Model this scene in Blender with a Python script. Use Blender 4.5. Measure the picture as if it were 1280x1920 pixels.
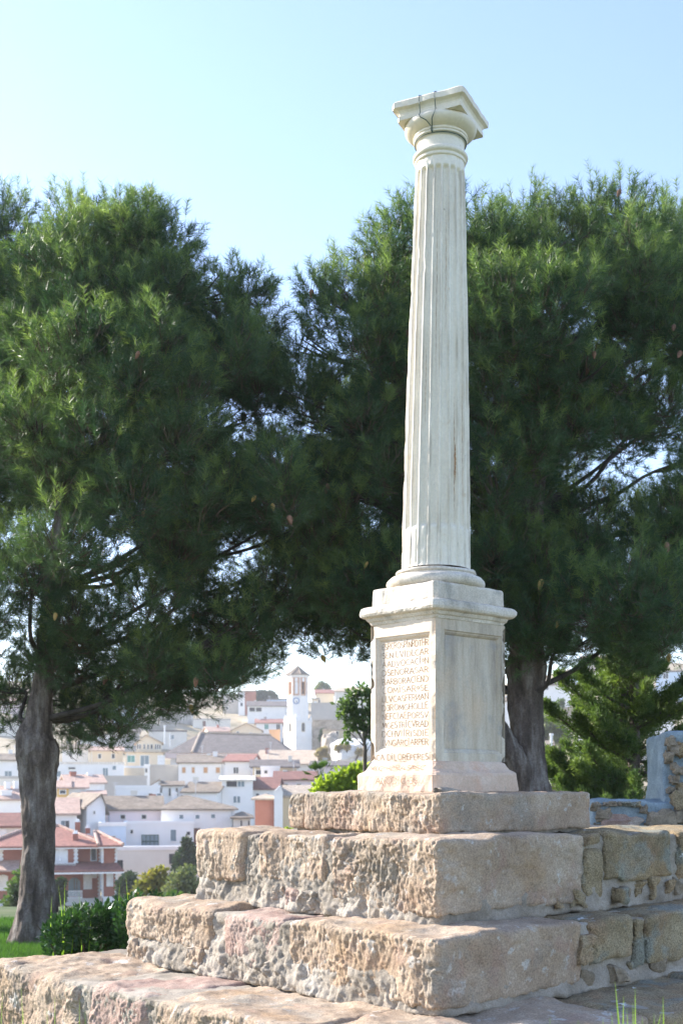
import bpy, math, random
import numpy as np
from mathutils import Vector, Matrix

for o in list(bpy.data.objects): bpy.data.objects.remove(o)
S = bpy.context.scene
COL = S.collection
random.seed(7); RNG = np.random.default_rng(11)

# ------------------------------------------------------------------ camera, sky, sun
EYE, F, HOR = 1.6, 2300.0, 1470.0
cam = bpy.data.cameras.new('camera'); camo = bpy.data.objects.new('camera', cam); COL.objects.link(camo)
camo.location = (0, 0, EYE); camo.rotation_euler = (math.radians(90), 0, 0)
cam.sensor_fit = 'VERTICAL'; cam.sensor_height = 36; cam.sensor_width = 24
cam.lens = F / 1920 * 36; cam.shift_y = (HOR - 960) / 1920
cam.clip_start = .1; cam.clip_end = 9000
cam.dof.use_dof = True; cam.dof.focus_distance = 7.0; cam.dof.aperture_fstop = 4.5
S.camera = camo

SUN_EL = math.radians(28); SUN_H = Vector((-.895, .447)).normalized()   # towards the sun, from the left and a little behind the column
w = bpy.data.worlds.new('World'); S.world = w; w.use_nodes = True
nt = w.node_tree; nt.nodes.clear()
sky = nt.nodes.new('ShaderNodeTexSky'); sky.sky_type = 'NISHITA'; sky.sun_disc = False
sky.sun_elevation = SUN_EL; sky.sun_rotation = math.atan2(SUN_H.x, SUN_H.y)
sky.altitude = 600; sky.air_density = 1.0; sky.dust_density = .6; sky.ozone_density = 1.2
bg = nt.nodes.new('ShaderNodeBackground'); bg.inputs['Strength'].default_value = .15
out = nt.nodes.new('ShaderNodeOutputWorld')
tint = nt.nodes.new('ShaderNodeVectorMath'); tint.operation = 'MULTIPLY'; tint.inputs[1].default_value = (1.10, 1.035, 1.08)   # the camera's white balance
nt.links.new(sky.outputs[0], tint.inputs[0]); nt.links.new(tint.outputs[0], bg.inputs[0]); nt.links.new(bg.outputs[0], out.inputs[0])
sl = bpy.data.lights.new('sun', 'SUN'); sl.energy = 5.0; sl.angle = math.radians(.5); sl.color = (1, .94, .86)
so = bpy.data.objects.new('sun', sl); COL.objects.link(so)
sd = Vector((SUN_H.x * math.cos(SUN_EL), SUN_H.y * math.cos(SUN_EL), math.sin(SUN_EL)))
so.rotation_euler = sd.to_track_quat('Z', 'Y').to_euler(); so.location = (-30, 20, 30)
vs = S.view_settings; vs.view_transform = 'Standard'; vs.look = 'None'; vs.gamma = 1; vs.use_curve_mapping = False
vs.exposure = 1.37

HAZE = True
# ------------------------------------------------------------------ helpers
def at(x, y, D): return Vector(((x - 640) * D / F, D, EYE + (HOR - y) * D / F))
ORG = {}
def tag(o, label=None, cat=None, group=None, kind=None):
    if label: o['label'] = label
    if cat: o['category'] = cat
    if group: o['group'] = group
    if kind: o['kind'] = kind
    return o
def thing(name, loc, label, cat, group=None):
    o = bpy.data.objects.new(name, None); COL.objects.link(o); o.location = loc; o.empty_display_size = .2
    ORG[o] = Vector(loc); return tag(o, label, cat, group)
def link(name, me, mat, parent=None):
    o = bpy.data.objects.new(name, me); COL.objects.link(o)
    for m in (mat if isinstance(mat, (list, tuple)) else [mat]):
        if m: me.materials.append(m)
    if parent: o.parent = parent; ORG[o] = ORG[parent]
    else: ORG[o] = Vector((0, 0, 0))
    return o
def np_mesh(name, V, Fc, mat, parent=None, smooth=False, mi=None):
    V = np.asarray(V, np.float32).reshape(-1, 3).copy(); Fc = np.asarray(Fc, np.int32)
    if parent: V -= np.array(ORG[parent], np.float32)
    n, k = Fc.shape
    me = bpy.data.meshes.new(name); me.vertices.add(len(V)); me.vertices.foreach_set('co', V.ravel())
    me.loops.add(n * k); me.loops.foreach_set('vertex_index', Fc.ravel())
    me.polygons.add(n); me.polygons.foreach_set('loop_start', np.arange(0, n * k, k, dtype=np.int32))
    me.polygons.foreach_set('use_smooth', np.full(n, smooth))
    if mi is not None: me.polygons.foreach_set('material_index', np.asarray(mi, np.int32))
    me.update(calc_edges=True)
    return link(name, me, mat, parent)
class MB:
    def __init__(s): s.v = []; s.f = []
    def add(s, vs, fs):
        b = len(s.v); s.v += [Vector(v) for v in vs]; s.f += [tuple(i + b for i in f) for f in fs]; return s
    def box(s, lo, hi, M=None):
        vs = [Vector((x, y, z)) for z in (lo[2], hi[2]) for y in (lo[1], hi[1]) for x in (lo[0], hi[0])]
        if M is not None: vs = [M @ v for v in vs]
        return s.add(vs, [(0, 2, 3, 1), (4, 5, 7, 6), (0, 1, 5, 4), (2, 6, 7, 3), (0, 4, 6, 2), (1, 3, 7, 5)])
    def tube(s, pts, rad, n=8, caps=True):
        pts = [Vector(p) for p in pts]; b = len(s.v); ov = (pts[-1] - pts[0]); ref = Vector((.05, 1, .02)).normalized() if ov.length < 1e-6 or abs(ov.normalized().z) > .75 else Vector((0.13, .2, 1)).normalized()
        for i, p in enumerate(pts):
            d = (pts[min(i + 1, len(pts) - 1)] - pts[max(i - 1, 0)]).normalized()
            r0 = ref if abs(d.dot(ref)) < .995 else Vector((1, 0, 0))
            a = d.cross(r0).normalized(); c = d.cross(a)
            r = rad[i] if hasattr(rad, '__len__') else rad
            for k in range(n):
                t = 2 * math.pi * k / n; s.v.append(p + a * math.cos(t) * r + c * math.sin(t) * r)
        for i in range(len(pts) - 1):
            for k in range(n):
                s.f.append((b + i * n + k, b + i * n + (k + 1) % n, b + (i + 1) * n + (k + 1) % n, b + (i + 1) * n + k))
        if caps: s.f.append(tuple(b + k for k in range(n))); s.f.append(tuple(b + (len(pts) - 1) * n + k for k in reversed(range(n))))
        return s
    def lathe(s, prof, n=48, M=None, rot=0):
        b = len(s.v)
        for r, z in prof:
            for k in range(n):
                t = 2 * math.pi * k / n + rot; v = Vector((r * math.cos(t), r * math.sin(t), z)); s.v.append(M @ v if M is not None else v)
        for i in range(len(prof) - 1):
            for k in range(n): s.f.append((b + i * n + k, b + i * n + (k + 1) % n, b + (i + 1) * n + (k + 1) % n, b + (i + 1) * n + k))
        s.f.append(tuple(b + k for k in reversed(range(n)))); s.f.append(tuple(b + (len(prof) - 1) * n + k for k in range(n)))
        return s
    def build(s, name, mat, parent=None, smooth=False, bevel=0):
        off = ORG[parent] if parent else Vector((0, 0, 0))
        me = bpy.data.meshes.new(name); me.from_pydata([v - off for v in s.v], [], s.f); me.update()
        if smooth: me.polygons.foreach_set('use_smooth', [True] * len(me.polygons))
        o = link(name, me, mat, parent)
        if bevel:
            m = o.modifiers.new('bevel', 'BEVEL'); m.width = bevel; m.segments = 2; m.limit_method = 'ANGLE'
        return o

# vectorised gradient-like noise
def _h(i, j, k, s):
    n = (i * 374761393 + j * 668265263 + k * 2147483647 + s * 1274126177) & 0xffffffff
    n = ((n ^ (n >> 13)) * 1274126177) & 0xffffffff
    n = ((n ^ (n >> 16)) * 2246822519) & 0xffffffff
    return ((n ^ (n >> 15)) & 0xffff) / 32767.5 - 1
def vnoise(P, seed=0):
    P = np.asarray(P, np.float64); I = np.floor(P).astype(np.int64); f = P - I; f = f * f * f * (f * (f * 6 - 15) + 10)
    r = 0
    for a in (0, 1):
        for b in (0, 1):
            for c in (0, 1):
                wt = (f[:, 0] if a else 1 - f[:, 0]) * (f[:, 1] if b else 1 - f[:, 1]) * (f[:, 2] if c else 1 - f[:, 2])
                r = r + wt * _h(I[:, 0] + a, I[:, 1] + b, I[:, 2] + c, seed)
    return r
def fbm(P, seed=0, oct=4, gain=.5):
    r = 0; a = 1; t = 0
    for o in range(oct):
        r = r + a * vnoise(P * 2.03 ** o + 17.3 * o, seed + o); t += a; a *= gain
    return r / t

# ------------------------------------------------------------------ materials
def mk(name):
    m = bpy.data.materials.new(name); m.use_nodes = True; n = m.node_tree.nodes; n.clear()
    o = n.new('ShaderNodeOutputMaterial'); p = n.new('ShaderNodeBsdfPrincipled'); m.node_tree.links.new(p.outputs[0], o.inputs[0])
    return m, m.node_tree, p, o
def noise_mat(name, cols, scale=4, rough=.85, bump=0, bscale=60, stretch=(1, 1, 1), detail=6, bdist=.01, spots=None, spec=.3, wave=None, speck=None, rot=None):
    """cols: ramp of (pos, rgb)"""
    m, t, p, o = mk(name); N = t.nodes; L = t.links
    tc = N.new('ShaderNodeNewGeometry'); mp = N.new('ShaderNodeMapping'); mp.inputs['Scale'].default_value = stretch
    if rot: mp.inputs['Rotation'].default_value = rot
    L.new(tc.outputs['Position'], mp.inputs[0])
    nz = N.new('ShaderNodeTexNoise'); nz.inputs['Scale'].default_value = scale; nz.inputs['Detail'].default_value = detail; nz.inputs['Roughness'].default_value = .65
    L.new(mp.outputs[0], nz.inputs['Vector'])
    r = N.new('ShaderNodeValToRGB'); L.new(nz.outputs['Fac'], r.inputs[0])
    while len(r.color_ramp.elements) < len(cols): r.color_ramp.elements.new(.5)
    for e, (ps, c) in zip(r.color_ramp.elements, cols): e.position = ps; e.color = (*c, 1)
    cur = r.outputs[0]
    for sp in (spots or []):     # (scale, lo, hi, colour, strength)
        sc, lo, hi, c, st = sp
        n2 = N.new('ShaderNodeTexNoise'); n2.inputs['Scale'].default_value = sc; n2.inputs['Detail'].default_value = 5; n2.inputs['Roughness'].default_value = .6
        off = N.new('ShaderNodeVectorMath'); off.operation = 'ADD'; off.inputs[1].default_value = (sc * 3.1, 7.7, 1.3); L.new(tc.outputs['Position'], off.inputs[0]); L.new(off.outputs[0], n2.inputs['Vector'])
        mr = N.new('ShaderNodeMapRange'); mr.inputs[1].default_value = lo; mr.inputs[2].default_value = hi; mr.inputs[4].default_value = st; L.new(n2.outputs['Fac'], mr.inputs[0])
        mx = N.new('ShaderNodeMix'); mx.data_type = 'RGBA'; L.new(mr.outputs[0], mx.inputs[0]); L.new(cur, mx.inputs[6]); mx.inputs[7].default_value = (*c, 1); cur = mx.outputs[2]
    if speck:
        n3 = N.new('ShaderNodeTexNoise'); n3.inputs['Scale'].default_value = speck[0]; n3.inputs['Detail'].default_value = 3; L.new(tc.outputs['Position'], n3.inputs['Vector'])
        mr = N.new('ShaderNodeMapRange'); mr.inputs[1].default_value = .3; mr.inputs[2].default_value = .7; mr.inputs[3].default_value = 1 - speck[1]; mr.inputs[4].default_value = 1 + speck[1]; L.new(n3.outputs['Fac'], mr.inputs[0])
        vm = N.new('ShaderNodeVectorMath'); vm.operation = 'SCALE'; L.new(cur, vm.inputs[0]); L.new(mr.outputs[0], vm.inputs['Scale']); cur = vm.outputs[0]
    if wave:                     # roof tiles: (axis, scale, strength)
        wv = N.new('ShaderNodeTexWave'); wv.bands_direction = wave[0]; wv.inputs['Scale'].default_value = wave[1]; wv.inputs['Distortion'].default_value = .6; wv.inputs['Detail'].default_value = 1
        L.new(tc.outputs['Position'], wv.inputs['Vector'])
        mr = N.new('ShaderNodeMapRange'); mr.inputs[3].default_value = 1 - wave[2]; mr.inputs[4].default_value = 1.08; L.new(wv.outputs['Fac'], mr.inputs[0])
        vm = N.new('ShaderNodeVectorMath'); vm.operation = 'SCALE'; L.new(cur, vm.inputs[0]); L.new(mr.outputs[0], vm.inputs['Scale']); cur = vm.outputs[0]
        bw = N.new('ShaderNodeBump'); bw.inputs['Strength'].default_value = .8; bw.inputs['Distance'].default_value = .06; L.new(wv.outputs['Fac'], bw.inputs['Height']); L.new(bw.outputs[0], p.inputs['Normal'])
    L.new(cur, p.inputs['Base Color']); p.inputs['Roughness'].default_value = rough; p.inputs['Specular IOR Level'].default_value = spec
    if bump:
        nb = N.new('ShaderNodeTexNoise'); nb.inputs['Scale'].default_value = bscale; nb.inputs['Detail'].default_value = 5; nb.inputs['Roughness'].default_value = .7
        L.new(mp.outputs[0], nb.inputs['Vector'])
        b = N.new('ShaderNodeBump'); b.inputs['Strength'].default_value = bump; b.inputs['Distance'].default_value = bdist
        L.new(nb.outputs['Fac'], b.inputs['Height']); L.new(b.outputs[0], p.inputs['Normal'])
    return m
def leaf_mat(name, c0, c1, scale=1.5, trans=.35, rough=.5, c2=None):
    m, t, p, o = mk(name); N = t.nodes; L = t.links
    g = N.new('ShaderNodeNewGeometry'); nz = N.new('ShaderNodeTexNoise'); nz.inputs['Scale'].default_value = scale; nz.inputs['Detail'].default_value = 4
    L.new(g.outputs['Position'], nz.inputs['Vector'])
    r = N.new('ShaderNodeValToRGB'); r.color_ramp.elements[0].position = .35; r.color_ramp.elements[1].position = .66
    r.color_ramp.elements[0].color = (*c0, 1); r.color_ramp.elements[1].color = (*c1, 1); L.new(nz.outputs['Fac'], r.inputs[0])
    mul = N.new('ShaderNodeMix'); mul.data_type = 'RGBA'; L.new(g.outputs['Random Per Island'], mul.inputs[0])
    mul.inputs[6].default_value = (.75, .8, .8, 1); mul.inputs[7].default_value = (1.3, 1.2, 1.0, 1)
    mm = N.new('ShaderNodeMix'); mm.data_type = 'RGBA'; mm.blend_type = 'MULTIPLY'; mm.inputs[0].default_value = 1
    L.new(r.outputs[0], mm.inputs[6]); L.new(mul.outputs[2], mm.inputs[7])
    L.new(mm.outputs[2], p.inputs['Base Color']); p.inputs['Roughness'].default_value = rough; p.inputs['Specular IOR Level'].default_value = .35
    tr = N.new('ShaderNodeBsdfTranslucent'); v = N.new('ShaderNodeVectorMath'); v.operation = 'MULTIPLY'; v.inputs[1].default_value = (1.5, 1.6, .8)
    L.new(mm.outputs[2], v.inputs[0]); L.new(v.outputs[0], tr.inputs[0])
    ms = N.new('ShaderNodeMixShader'); ms.inputs[0].default_value = trans; L.new(p.outputs[0], ms.inputs[1]); L.new(tr.outputs[0], ms.inputs[2]); L.new(ms.outputs[0], o.inputs[0])
    return m
def plain(name, c, rough=.6, metal=0, var=.12, scale=3):
    lo = tuple(max(0, x * (1 - var)) for x in c); hi = tuple(min(1, x * (1 + var)) for x in c)
    m = noise_mat(name, [(.3, lo), (.7, hi)], scale=scale, rough=rough)
    m.node_tree.nodes['Principled BSDF'].inputs['Metallic'].default_value = metal
    return m

M = {}
M['stone'] = noise_mat('tan_sandstone', [(.3, (.25, .18, .125)), (.5, (.37, .28, .20)), (.72, (.47, .38, .29))], 3.2, .95, .7, 130, bdist=.005,
    spots=[(5, .55, .66, (.33, .21, .16), .5), (2.6, .54, .68, (.27, .25, .21), .75), (13, .60, .69, (.50, .47, .43), .6), (2.2, .54, .66, (.36, .23, .12), .55), (2.9, .55, .68, (.20, .18, .14), .4), (7.5, .63, .67, (.55, .54, .50), .55)], speck=(110, .3))
M['stone_pink'] = noise_mat('pinkish_sandstone', [(.3, (.25, .16, .13)), (.5, (.35, .245, .20)), (.72, (.43, .34, .28))], 5, .95, .7, 130, bdist=.005,
    spots=[(3, .56, .7, (.42, .38, .32), .7)], speck=(150, .3))
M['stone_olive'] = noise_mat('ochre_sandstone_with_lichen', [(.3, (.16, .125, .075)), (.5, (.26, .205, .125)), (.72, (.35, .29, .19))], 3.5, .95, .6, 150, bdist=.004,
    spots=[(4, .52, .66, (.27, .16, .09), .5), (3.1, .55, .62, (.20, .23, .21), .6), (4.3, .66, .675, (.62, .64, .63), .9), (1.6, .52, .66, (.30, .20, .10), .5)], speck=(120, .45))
M['mortar'] = noise_mat('grey_cement_mortar', [(.3, (.22, .19, .15)), (.55, (.35, .305, .25)), (.75, (.45, .41, .35))], 4, .95, .9, 70, bdist=.008, speck=(120, .2))
M['mortar_blue'] = noise_mat('grey_cement_render', [(.3, (.17, .22, .25)), (.7, (.31, .38, .42))], 5, .9, .5, 60, bdist=.01, speck=(80, .15))
M['rubble'] = noise_mat('brown_rubble_stone', [(.3, (.13, .11, .08)), (.7, (.36, .29, .21))], 7, .95, .6, 70, bdist=.01, speck=(90, .25))
def marble():
    m = noise_mat('weathered_cream_marble', [(.25, (.60, .52, .41)), (.5, (.73, .67, .57)), (.75, (.80, .76, .68))], 2.2, .55, .35, 70, stretch=(1, 1, .22), bdist=.003,
        spots=[(6, .60, .72, (.62, .44, .27), .45), (3.5, .60, .74, (.40, .38, .36), .45), (24, .66, .72, (.33, .30, .25), .5)], speck=(60, .06), spec=.4)
    return m
M['marble'] = marble()
M['marble_old'] = noise_mat('greyed_base_marble', [(.3, (.46, .40, .32)), (.55, (.62, .56, .48)), (.75, (.72, .68, .61))], 5, .7, .6, 70, bdist=.004,
    spots=[(8, .57, .68, (.25, .24, .21), .55), (22, .66, .72, (.13, .13, .12), .6)], speck=(110, .16))
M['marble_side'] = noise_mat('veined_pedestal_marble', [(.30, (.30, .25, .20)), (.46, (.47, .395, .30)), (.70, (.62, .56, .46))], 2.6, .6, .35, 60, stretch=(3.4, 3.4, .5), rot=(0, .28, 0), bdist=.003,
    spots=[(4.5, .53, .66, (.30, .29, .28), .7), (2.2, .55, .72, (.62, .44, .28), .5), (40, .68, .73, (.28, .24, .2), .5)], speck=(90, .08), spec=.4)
M['groove'] = plain('letter_shadow_ochre', (.31, .215, .145), .9, var=.35, scale=30)
M['wire'] = plain('dark_green_wire', (.05, .09, .08), .5)
M['bark'] = noise_mat('grey_pine_bark', [(.32, (.045, .036, .03)), (.5, (.13, .105, .09)), (.68, (.27, .245, .225))], 9, .95, .9, 28, stretch=(1, 1, .25), bdist=.03, speck=(60, .25))
M['twig'] = plain('brown_twig', (.09, .065, .045), .9)
M['limb'] = noise_mat('dark_limb_bark', [(.3, (.03, .025, .02)), (.7, (.10, .085, .075))], 9, .95, .8, 28, bdist=.02)
M['cone'] = noise_mat('pine_cone_brown', [(.3, (.12, .06, .04)), (.7, (.30, .17, .11))], 60, .8)
M['cone_pale'] = noise_mat('pine_cone_tan', [(.3, (.30, .20, .06)), (.7, (.45, .32, .12))], 60, .8)
M['needle'] = leaf_mat('aleppo_pine_needles', (.034, .080, .042), (.080, .135, .066), 1.3, .36, .4)
M['needle_lit'] = leaf_mat('sunlit_top_pine_needles', (.10, .165, .065), (.19, .26, .10), 2.2, .45, .4)  # sunlight on the bough tops put into a paler needle colour
M['needle_d'] = leaf_mat('dark_pine_needles', (.030, .07, .042), (.065, .115, .06), .9, .36, .45)
M['conifer'] = leaf_mat('cypress_sprays', (.07, .125, .05), (.16, .23, .075), 3, .3, .6)
M['hedge'] = leaf_mat('glossy_hedge_leaves', (.018, .05, .02), (.04, .10, .03), 4, .25, .3)
M['lime'] = leaf_mat('lime_green_leaves', (.18, .26, .04), (.34, .42, .07), 1.2, .45, .5)
M['olive'] = leaf_mat('olive_green_leaves', (.10, .13, .06), (.19, .22, .12), .5, .25, .6)
M['autumn'] = leaf_mat('yellow_green_leaves', (.15, .17, .03), (.33, .27, .07), .4, .35, .6)
M['green'] = leaf_mat('mid_green_leaves', (.05, .10, .03), (.11, .18, .045), .5, .3, .6)
M['dgreen'] = leaf_mat('dark_green_leaves', (.02, .045, .02), (.045, .08, .03), .5, .2, .6)
M['maple'] = leaf_mat('young_tree_leaves', (.05, .10, .045), (.12, .18, .08), 1.5, .35, .45)
M['dry'] = leaf_mat('dry_scrub', (.28, .22, .12), (.40, .34, .2), .7, .2, .8)
M['blade'] = leaf_mat('grass_blade', (.16, .28, .04), (.28, .42, .09), 3, .45, .4)
M['lawn'] = leaf_mat('lawn_grass', (.05, .12, .03), (.09, .19, .045), 3, .35, .5)
M['soil'] = noise_mat('grassy_soil', [(.3, (.04, .07, .02)), (.55, (.08, .11, .035)), (.75, (.17, .14, .09))], 2.5, .95, .5, 30)
M['land'] = noise_mat('dry_hillside', [(.35, (.16, .15, .08)), (.5, (.33, .27, .18)), (.7, (.46, .39, .28))], .08, .95, .4, 1.5, bdist=.2)
def wallm(n, c, var=.05): return noise_mat(n, [(.3, tuple(x * (1 - var) for x in c)), (.7, c)], .35, .9, .15, 8, bdist=.02, speck=(1.2, .03))
M['white'] = wallm('whitewashed_wall', (.82, .81, .79)); M['offwhite'] = wallm('off_white_wall', (.72, .69, .62), .1)
M['pink'] = wallm('pale_pink_wall', (.80, .66, .64)); M['bluewhite'] = wallm('pale_blue_wall', (.55, .66, .78)); M['cream'] = wallm('cream_wall', (.76, .64, .47))
M['grey'] = wallm('bare_concrete_wall', (.48, .45, .41), .15); M['yellow'] = wallm('ochre_yellow_wall', (.70, .45, .14)); M['sand'] = wallm('sand_wall', (.60, .49, .33), .12)
M['orange'] = wallm('orange_wall', (.72, .42, .22)); M['brickw'] = noise_mat('red_brick_wall', [(.3, (.38, .15, .10)), (.7, (.46, .20, .14))], .8, .9, .2, 12, wave=('Z', 4.0, .12))
M['redw'] = noise_mat('brick_red_render', [(.3, (.42, .165, .12)), (.7, (.50, .21, .15))], .8, .9, wave=('Z', 3.4, .1))
M['masonry'] = noise_mat('rough_masonry', [(.3, (.22, .19, .15)), (.5, (.38, .32, .25)), (.7, (.52, .46, .38))], 1.1, .95, .6, 3, bdist=.1, speck=(5, .2))
def roofm(n, a, b, sc=3.2, ax='X', st=.3): return noise_mat(n, [(.3, a), (.7, b)], .9, .9, wave=(ax, sc, st), speck=(3.5, .22))
M['rtan'] = roofm('weathered_tan_tiles', (.21, .17, .13), (.37, .30, .235)); M['rpale'] = roofm('pale_tiles', (.50, .38, .28), (.64, .52, .40))
M['rgrey'] = roofm('grey_brown_tiles', (.14, .12, .115), (.25, .215, .20)); M['rred'] = roofm('red_tiles', (.33, .15, .12), (.43, .21, .165), 2.6)
M['rsalmon'] = roofm('salmon_tiles', (.48, .32, .25), (.58, .42, .35), 2.6); M['rmaroon'] = roofm('maroon_tiles', (.22, .10, .08), (.32, .15, .12), 2.6)
M['rwhite'] = roofm('pale_sheet_roof', (.66, .60, .52), (.76, .71, .63), 1.0, 'X', .08); M['rstripe'] = roofm('striped_clay_tiles', (.50, .40, .30), (.66, .55, .44), 3.0, 'X', .55)
M['trim'] = plain('white_trim', (.80, .79, .77), .7); M['glass'] = plain('dark_window_glass', (.06, .07, .08), .25); M['bglass'] = plain('grey_blue_glass', (.18, .24, .27), .25)
M['teal'] = plain('teal_shutter', (.10, .28, .24), .6); M['brown'] = plain('brown_wood_door', (.16, .08, .06), .6); M['otan'] = plain('orange_shutter', (.55, .30, .14), .7)
M['gframe'] = plain('dark_green_frame', (.03, .08, .07), .5); M['steel'] = plain('galvanised_pipe', (.55, .57, .60), .4, .6); M['dark'] = plain('dark_opening', (.035, .035, .04), .9)
M['belfry'] = wallm('ochre_pink_belfry', (.58, .36, .24)); M['blueclock'] = plain('blue_clock_ring', (.10, .20, .42), .5); M['whitewash_rock'] = noise_mat('whitewashed_rock', [(.4, (.60, .57, .52)), (.55, (.82, .81, .79))], .3, .9, .8, 1.2, bdist=.3)

# ------------------------------------------------------------------ terrain (structure)
KN = np.array([(-400, 0), (16, 0), (24, -3), (45, -7.5), (110, -9), (130, -8), (150, -3), (190, 1.0), (235, 4), (260, 7.5), (300, 14.5), (340, 20), (385, 27.5), (450, 29), (700, 14), (4000, 0)])
def gz(x, y):
    x = np.asarray(x, float); y = np.asarray(y, float)
    z = np.interp(y, KN[:, 0], KN[:, 1])
    far = np.clip((y - 150) / 230, 0, 1) * np.clip((900 - y) / 400, 0, 1)
    z = z + far * (12 * np.clip((x - 15) / 70, 0, 1) + 6 * np.clip((-x - 25) / 70, 0, 1))
    P = np.stack([x / 22, y / 22, x * 0], -1).reshape(-1, 3)
    z = z + (vnoise(P, 5) * 1.1).reshape(z.shape) * np.clip((y - 25) / 60, 0, 1)
    return z
xs = np.concatenate([-np.geomspace(3000, 14, 36), np.linspace(-13, 13, 60), np.geomspace(14, 3000, 36)])
ys = np.concatenate([np.linspace(-300, 0, 6)[:-1], np.linspace(0, 16, 20), np.linspace(17, 460, 150), np.geomspace(480, 4000, 20)])
X, Y = np.meshgrid(xs, ys); Z = gz(X, Y); ny, nx = X.shape
idx = np.arange(nx * ny).reshape(ny, nx)
Fc = np.stack([idx[:-1, :-1], idx[:-1, 1:], idx[1:, 1:], idx[1:, :-1]], -1).reshape(-1, 4)
mi = np.where(Y[:-1, :-1].ravel() < 24, 0, 1)
g = np_mesh('ground', np.stack([X, Y, Z], -1), Fc, [M['soil'], M['land']], smooth=True, mi=mi)
g['kind'] = 'structure'

# ------------------------------------------------------------------ stepped stone base
LD = Vector((-.6756, .7373, 0)); RD = Vector((.7373, .6756, 0))
LEV = {1: (Vector((.523, 6.50, 0)), 1.25, 1.334, 1.552, 1.325), 2: (Vector((.4826, 6.0, 0)), 2.04, 2.9, 1.325, .90),
       3: (Vector((.446, 5.55, 0)), 2.63, 3.5, .90, .54), 4: (Vector((.375, 4.66, 0)), 3.72, 4.6, .54, -.05)}
def uof(l, x): P = LEV[l][0]; k = (x - 640) / F; return (P.x - k * P.y) / (.6756 + .7373 * k)
def vof(l, x): P = LEV[l][0]; k = (x - 640) / F; return (k * P.y - P.x) / (.7373 - .6756 * k)
def rough_block(l, u0, u1, v0, v1, w0, w1, seed, mat, name, parent, rad=.03, res=.006, rres=.009, amp=(1, 1, 1), hook=None, faces='LREWT', warp=.018):
    P = LEV[l][0]; lo = np.array([u0, v0, w0]); hi = np.array([u1, v1, w1]); size = hi - lo
    rad = min(rad * .68, *(size * .42))
    allV = []; allF = []; b = 0
    # face: (const axis, side, step)
    spec = {'L': (1, 0, res), 'R': (0, 0, rres), 'E': (0, 1, .02), 'W': (1, 1, .05), 'T': (2, 1, .012 if res < .02 else res), 'B': (2, 0, .03)}
    for fc in faces:
        ax, side, st = spec[fc]; a, c = [i for i in range(3) if i != ax]
        def lin(i):
            n = max(2, int(size[i] / st)); t = np.linspace(0, 1, n + 1); return lo[i] + t * size[i]
        A, C = np.meshgrid(lin(a), lin(c)); p = np.zeros(A.shape + (3,)); p[..., a] = A; p[..., c] = C; p[..., ax] = hi[ax] if side else lo[ax]
        n1, n0 = A.shape; id_ = np.arange(n0 * n1).reshape(n1, n0) + b
        q = np.stack([id_[:-1, :-1], id_[:-1, 1:], id_[1:, 1:], id_[1:, :-1]], -1).reshape(-1, 4)
        flip = (side == 0) ^ (ax == 1)
        allF.append(q[:, ::-1] if flip else q); allV.append(p.reshape(-1, 3)); b += n0 * n1
    p = np.concatenate(allV); q = np.concatenate(allF)
    c = np.clip(p, lo + rad, hi - rad); d = p - c; n = d / np.maximum(np.linalg.norm(d, axis=1, keepdims=True), 1e-9); r = c + rad * n
    so_ = seed * 7.31
    # irregular outline
    wv = np.stack([fbm(r * 3.1 + so_, seed + 40 + i, 3) for i in range(3)], -1) * warp * 1.5
    wv += np.stack([fbm(r * 11 + so_, seed + 50 + i, 2) for i in range(3)], -1) * warp * .45
    wl = np.clip(-n[:, 1], 0, 1); wr = np.clip(np.abs(n[:, 0]), 0, 1); wt = np.clip(n[:, 2], 0, 1); wm = wl + wr + wt + 1e-6
    # pitted tufa relief on the sunlit face: vertical drips and pits
    an = r * np.array([52, 52, 25.]) + so_
    an[:, 0] += 1.6 * vnoise(r * 9 + so_, seed)
    rid = 1 - np.abs(vnoise(an, seed)) * 2
    rid2 = 1 - np.abs(vnoise(an * 2.1 + 5, seed + 1)) * 2
    mid = fbm(r * 9 + so_, seed + 3, 3) * .8 + fbm(r * 30 + so_, seed + 23, 3) * .35
    mask = np.clip(.62 + fbm(r * 5 + so_, seed + 13, 2) * .9, .12, 1.2)
    fine = vnoise(r * 90 + so_, seed + 4)
    pitL = (rid * .0095 + rid2 * .0055) * mask + mid * .013 + fine * .003
    pits = np.clip(vnoise(r * np.array([22, 22, 15.]) + so_, seed + 8) - .5, 0, 1) * -.022
    dl = pitL + pits
    dr = fbm(r * 7 + so_, seed + 5, 4) * .014 + fine * .0022 + rid * .0022 * np.clip(.3 + fbm(r * 4 + so_, seed + 15, 2) * 1.6, 0, 1) - np.clip(vnoise(r * np.array([20, 20, 26.]) + so_, seed + 18) - .45, 0, 1) * .018
    dt = fbm(r * 8 + so_, seed + 6, 4) * .012 + fine * .0012 + rid * .0016
    disp = (dl * wl * amp[0] + dr * wr * amp[1] + dt * wt * amp[2]) / wm
    r = r + wv + n * disp[:, None]
    if hook: r = hook(r, n)
    Vw = np.array(P) + r[:, :1] * np.array(LD) + r[:, 1:2] * np.array(RD) + r[:, 2:3] * np.array((0, 0, 1.))
    return np_mesh(name, Vw, q, mat, parent, smooth=True)

base = thing('stepped_stone_base', LEV[4][0] + LD * 1.6 + RD * 1.6, 'four rough tan stone steps with grey mortar under the marble column', 'stone steps')
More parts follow.
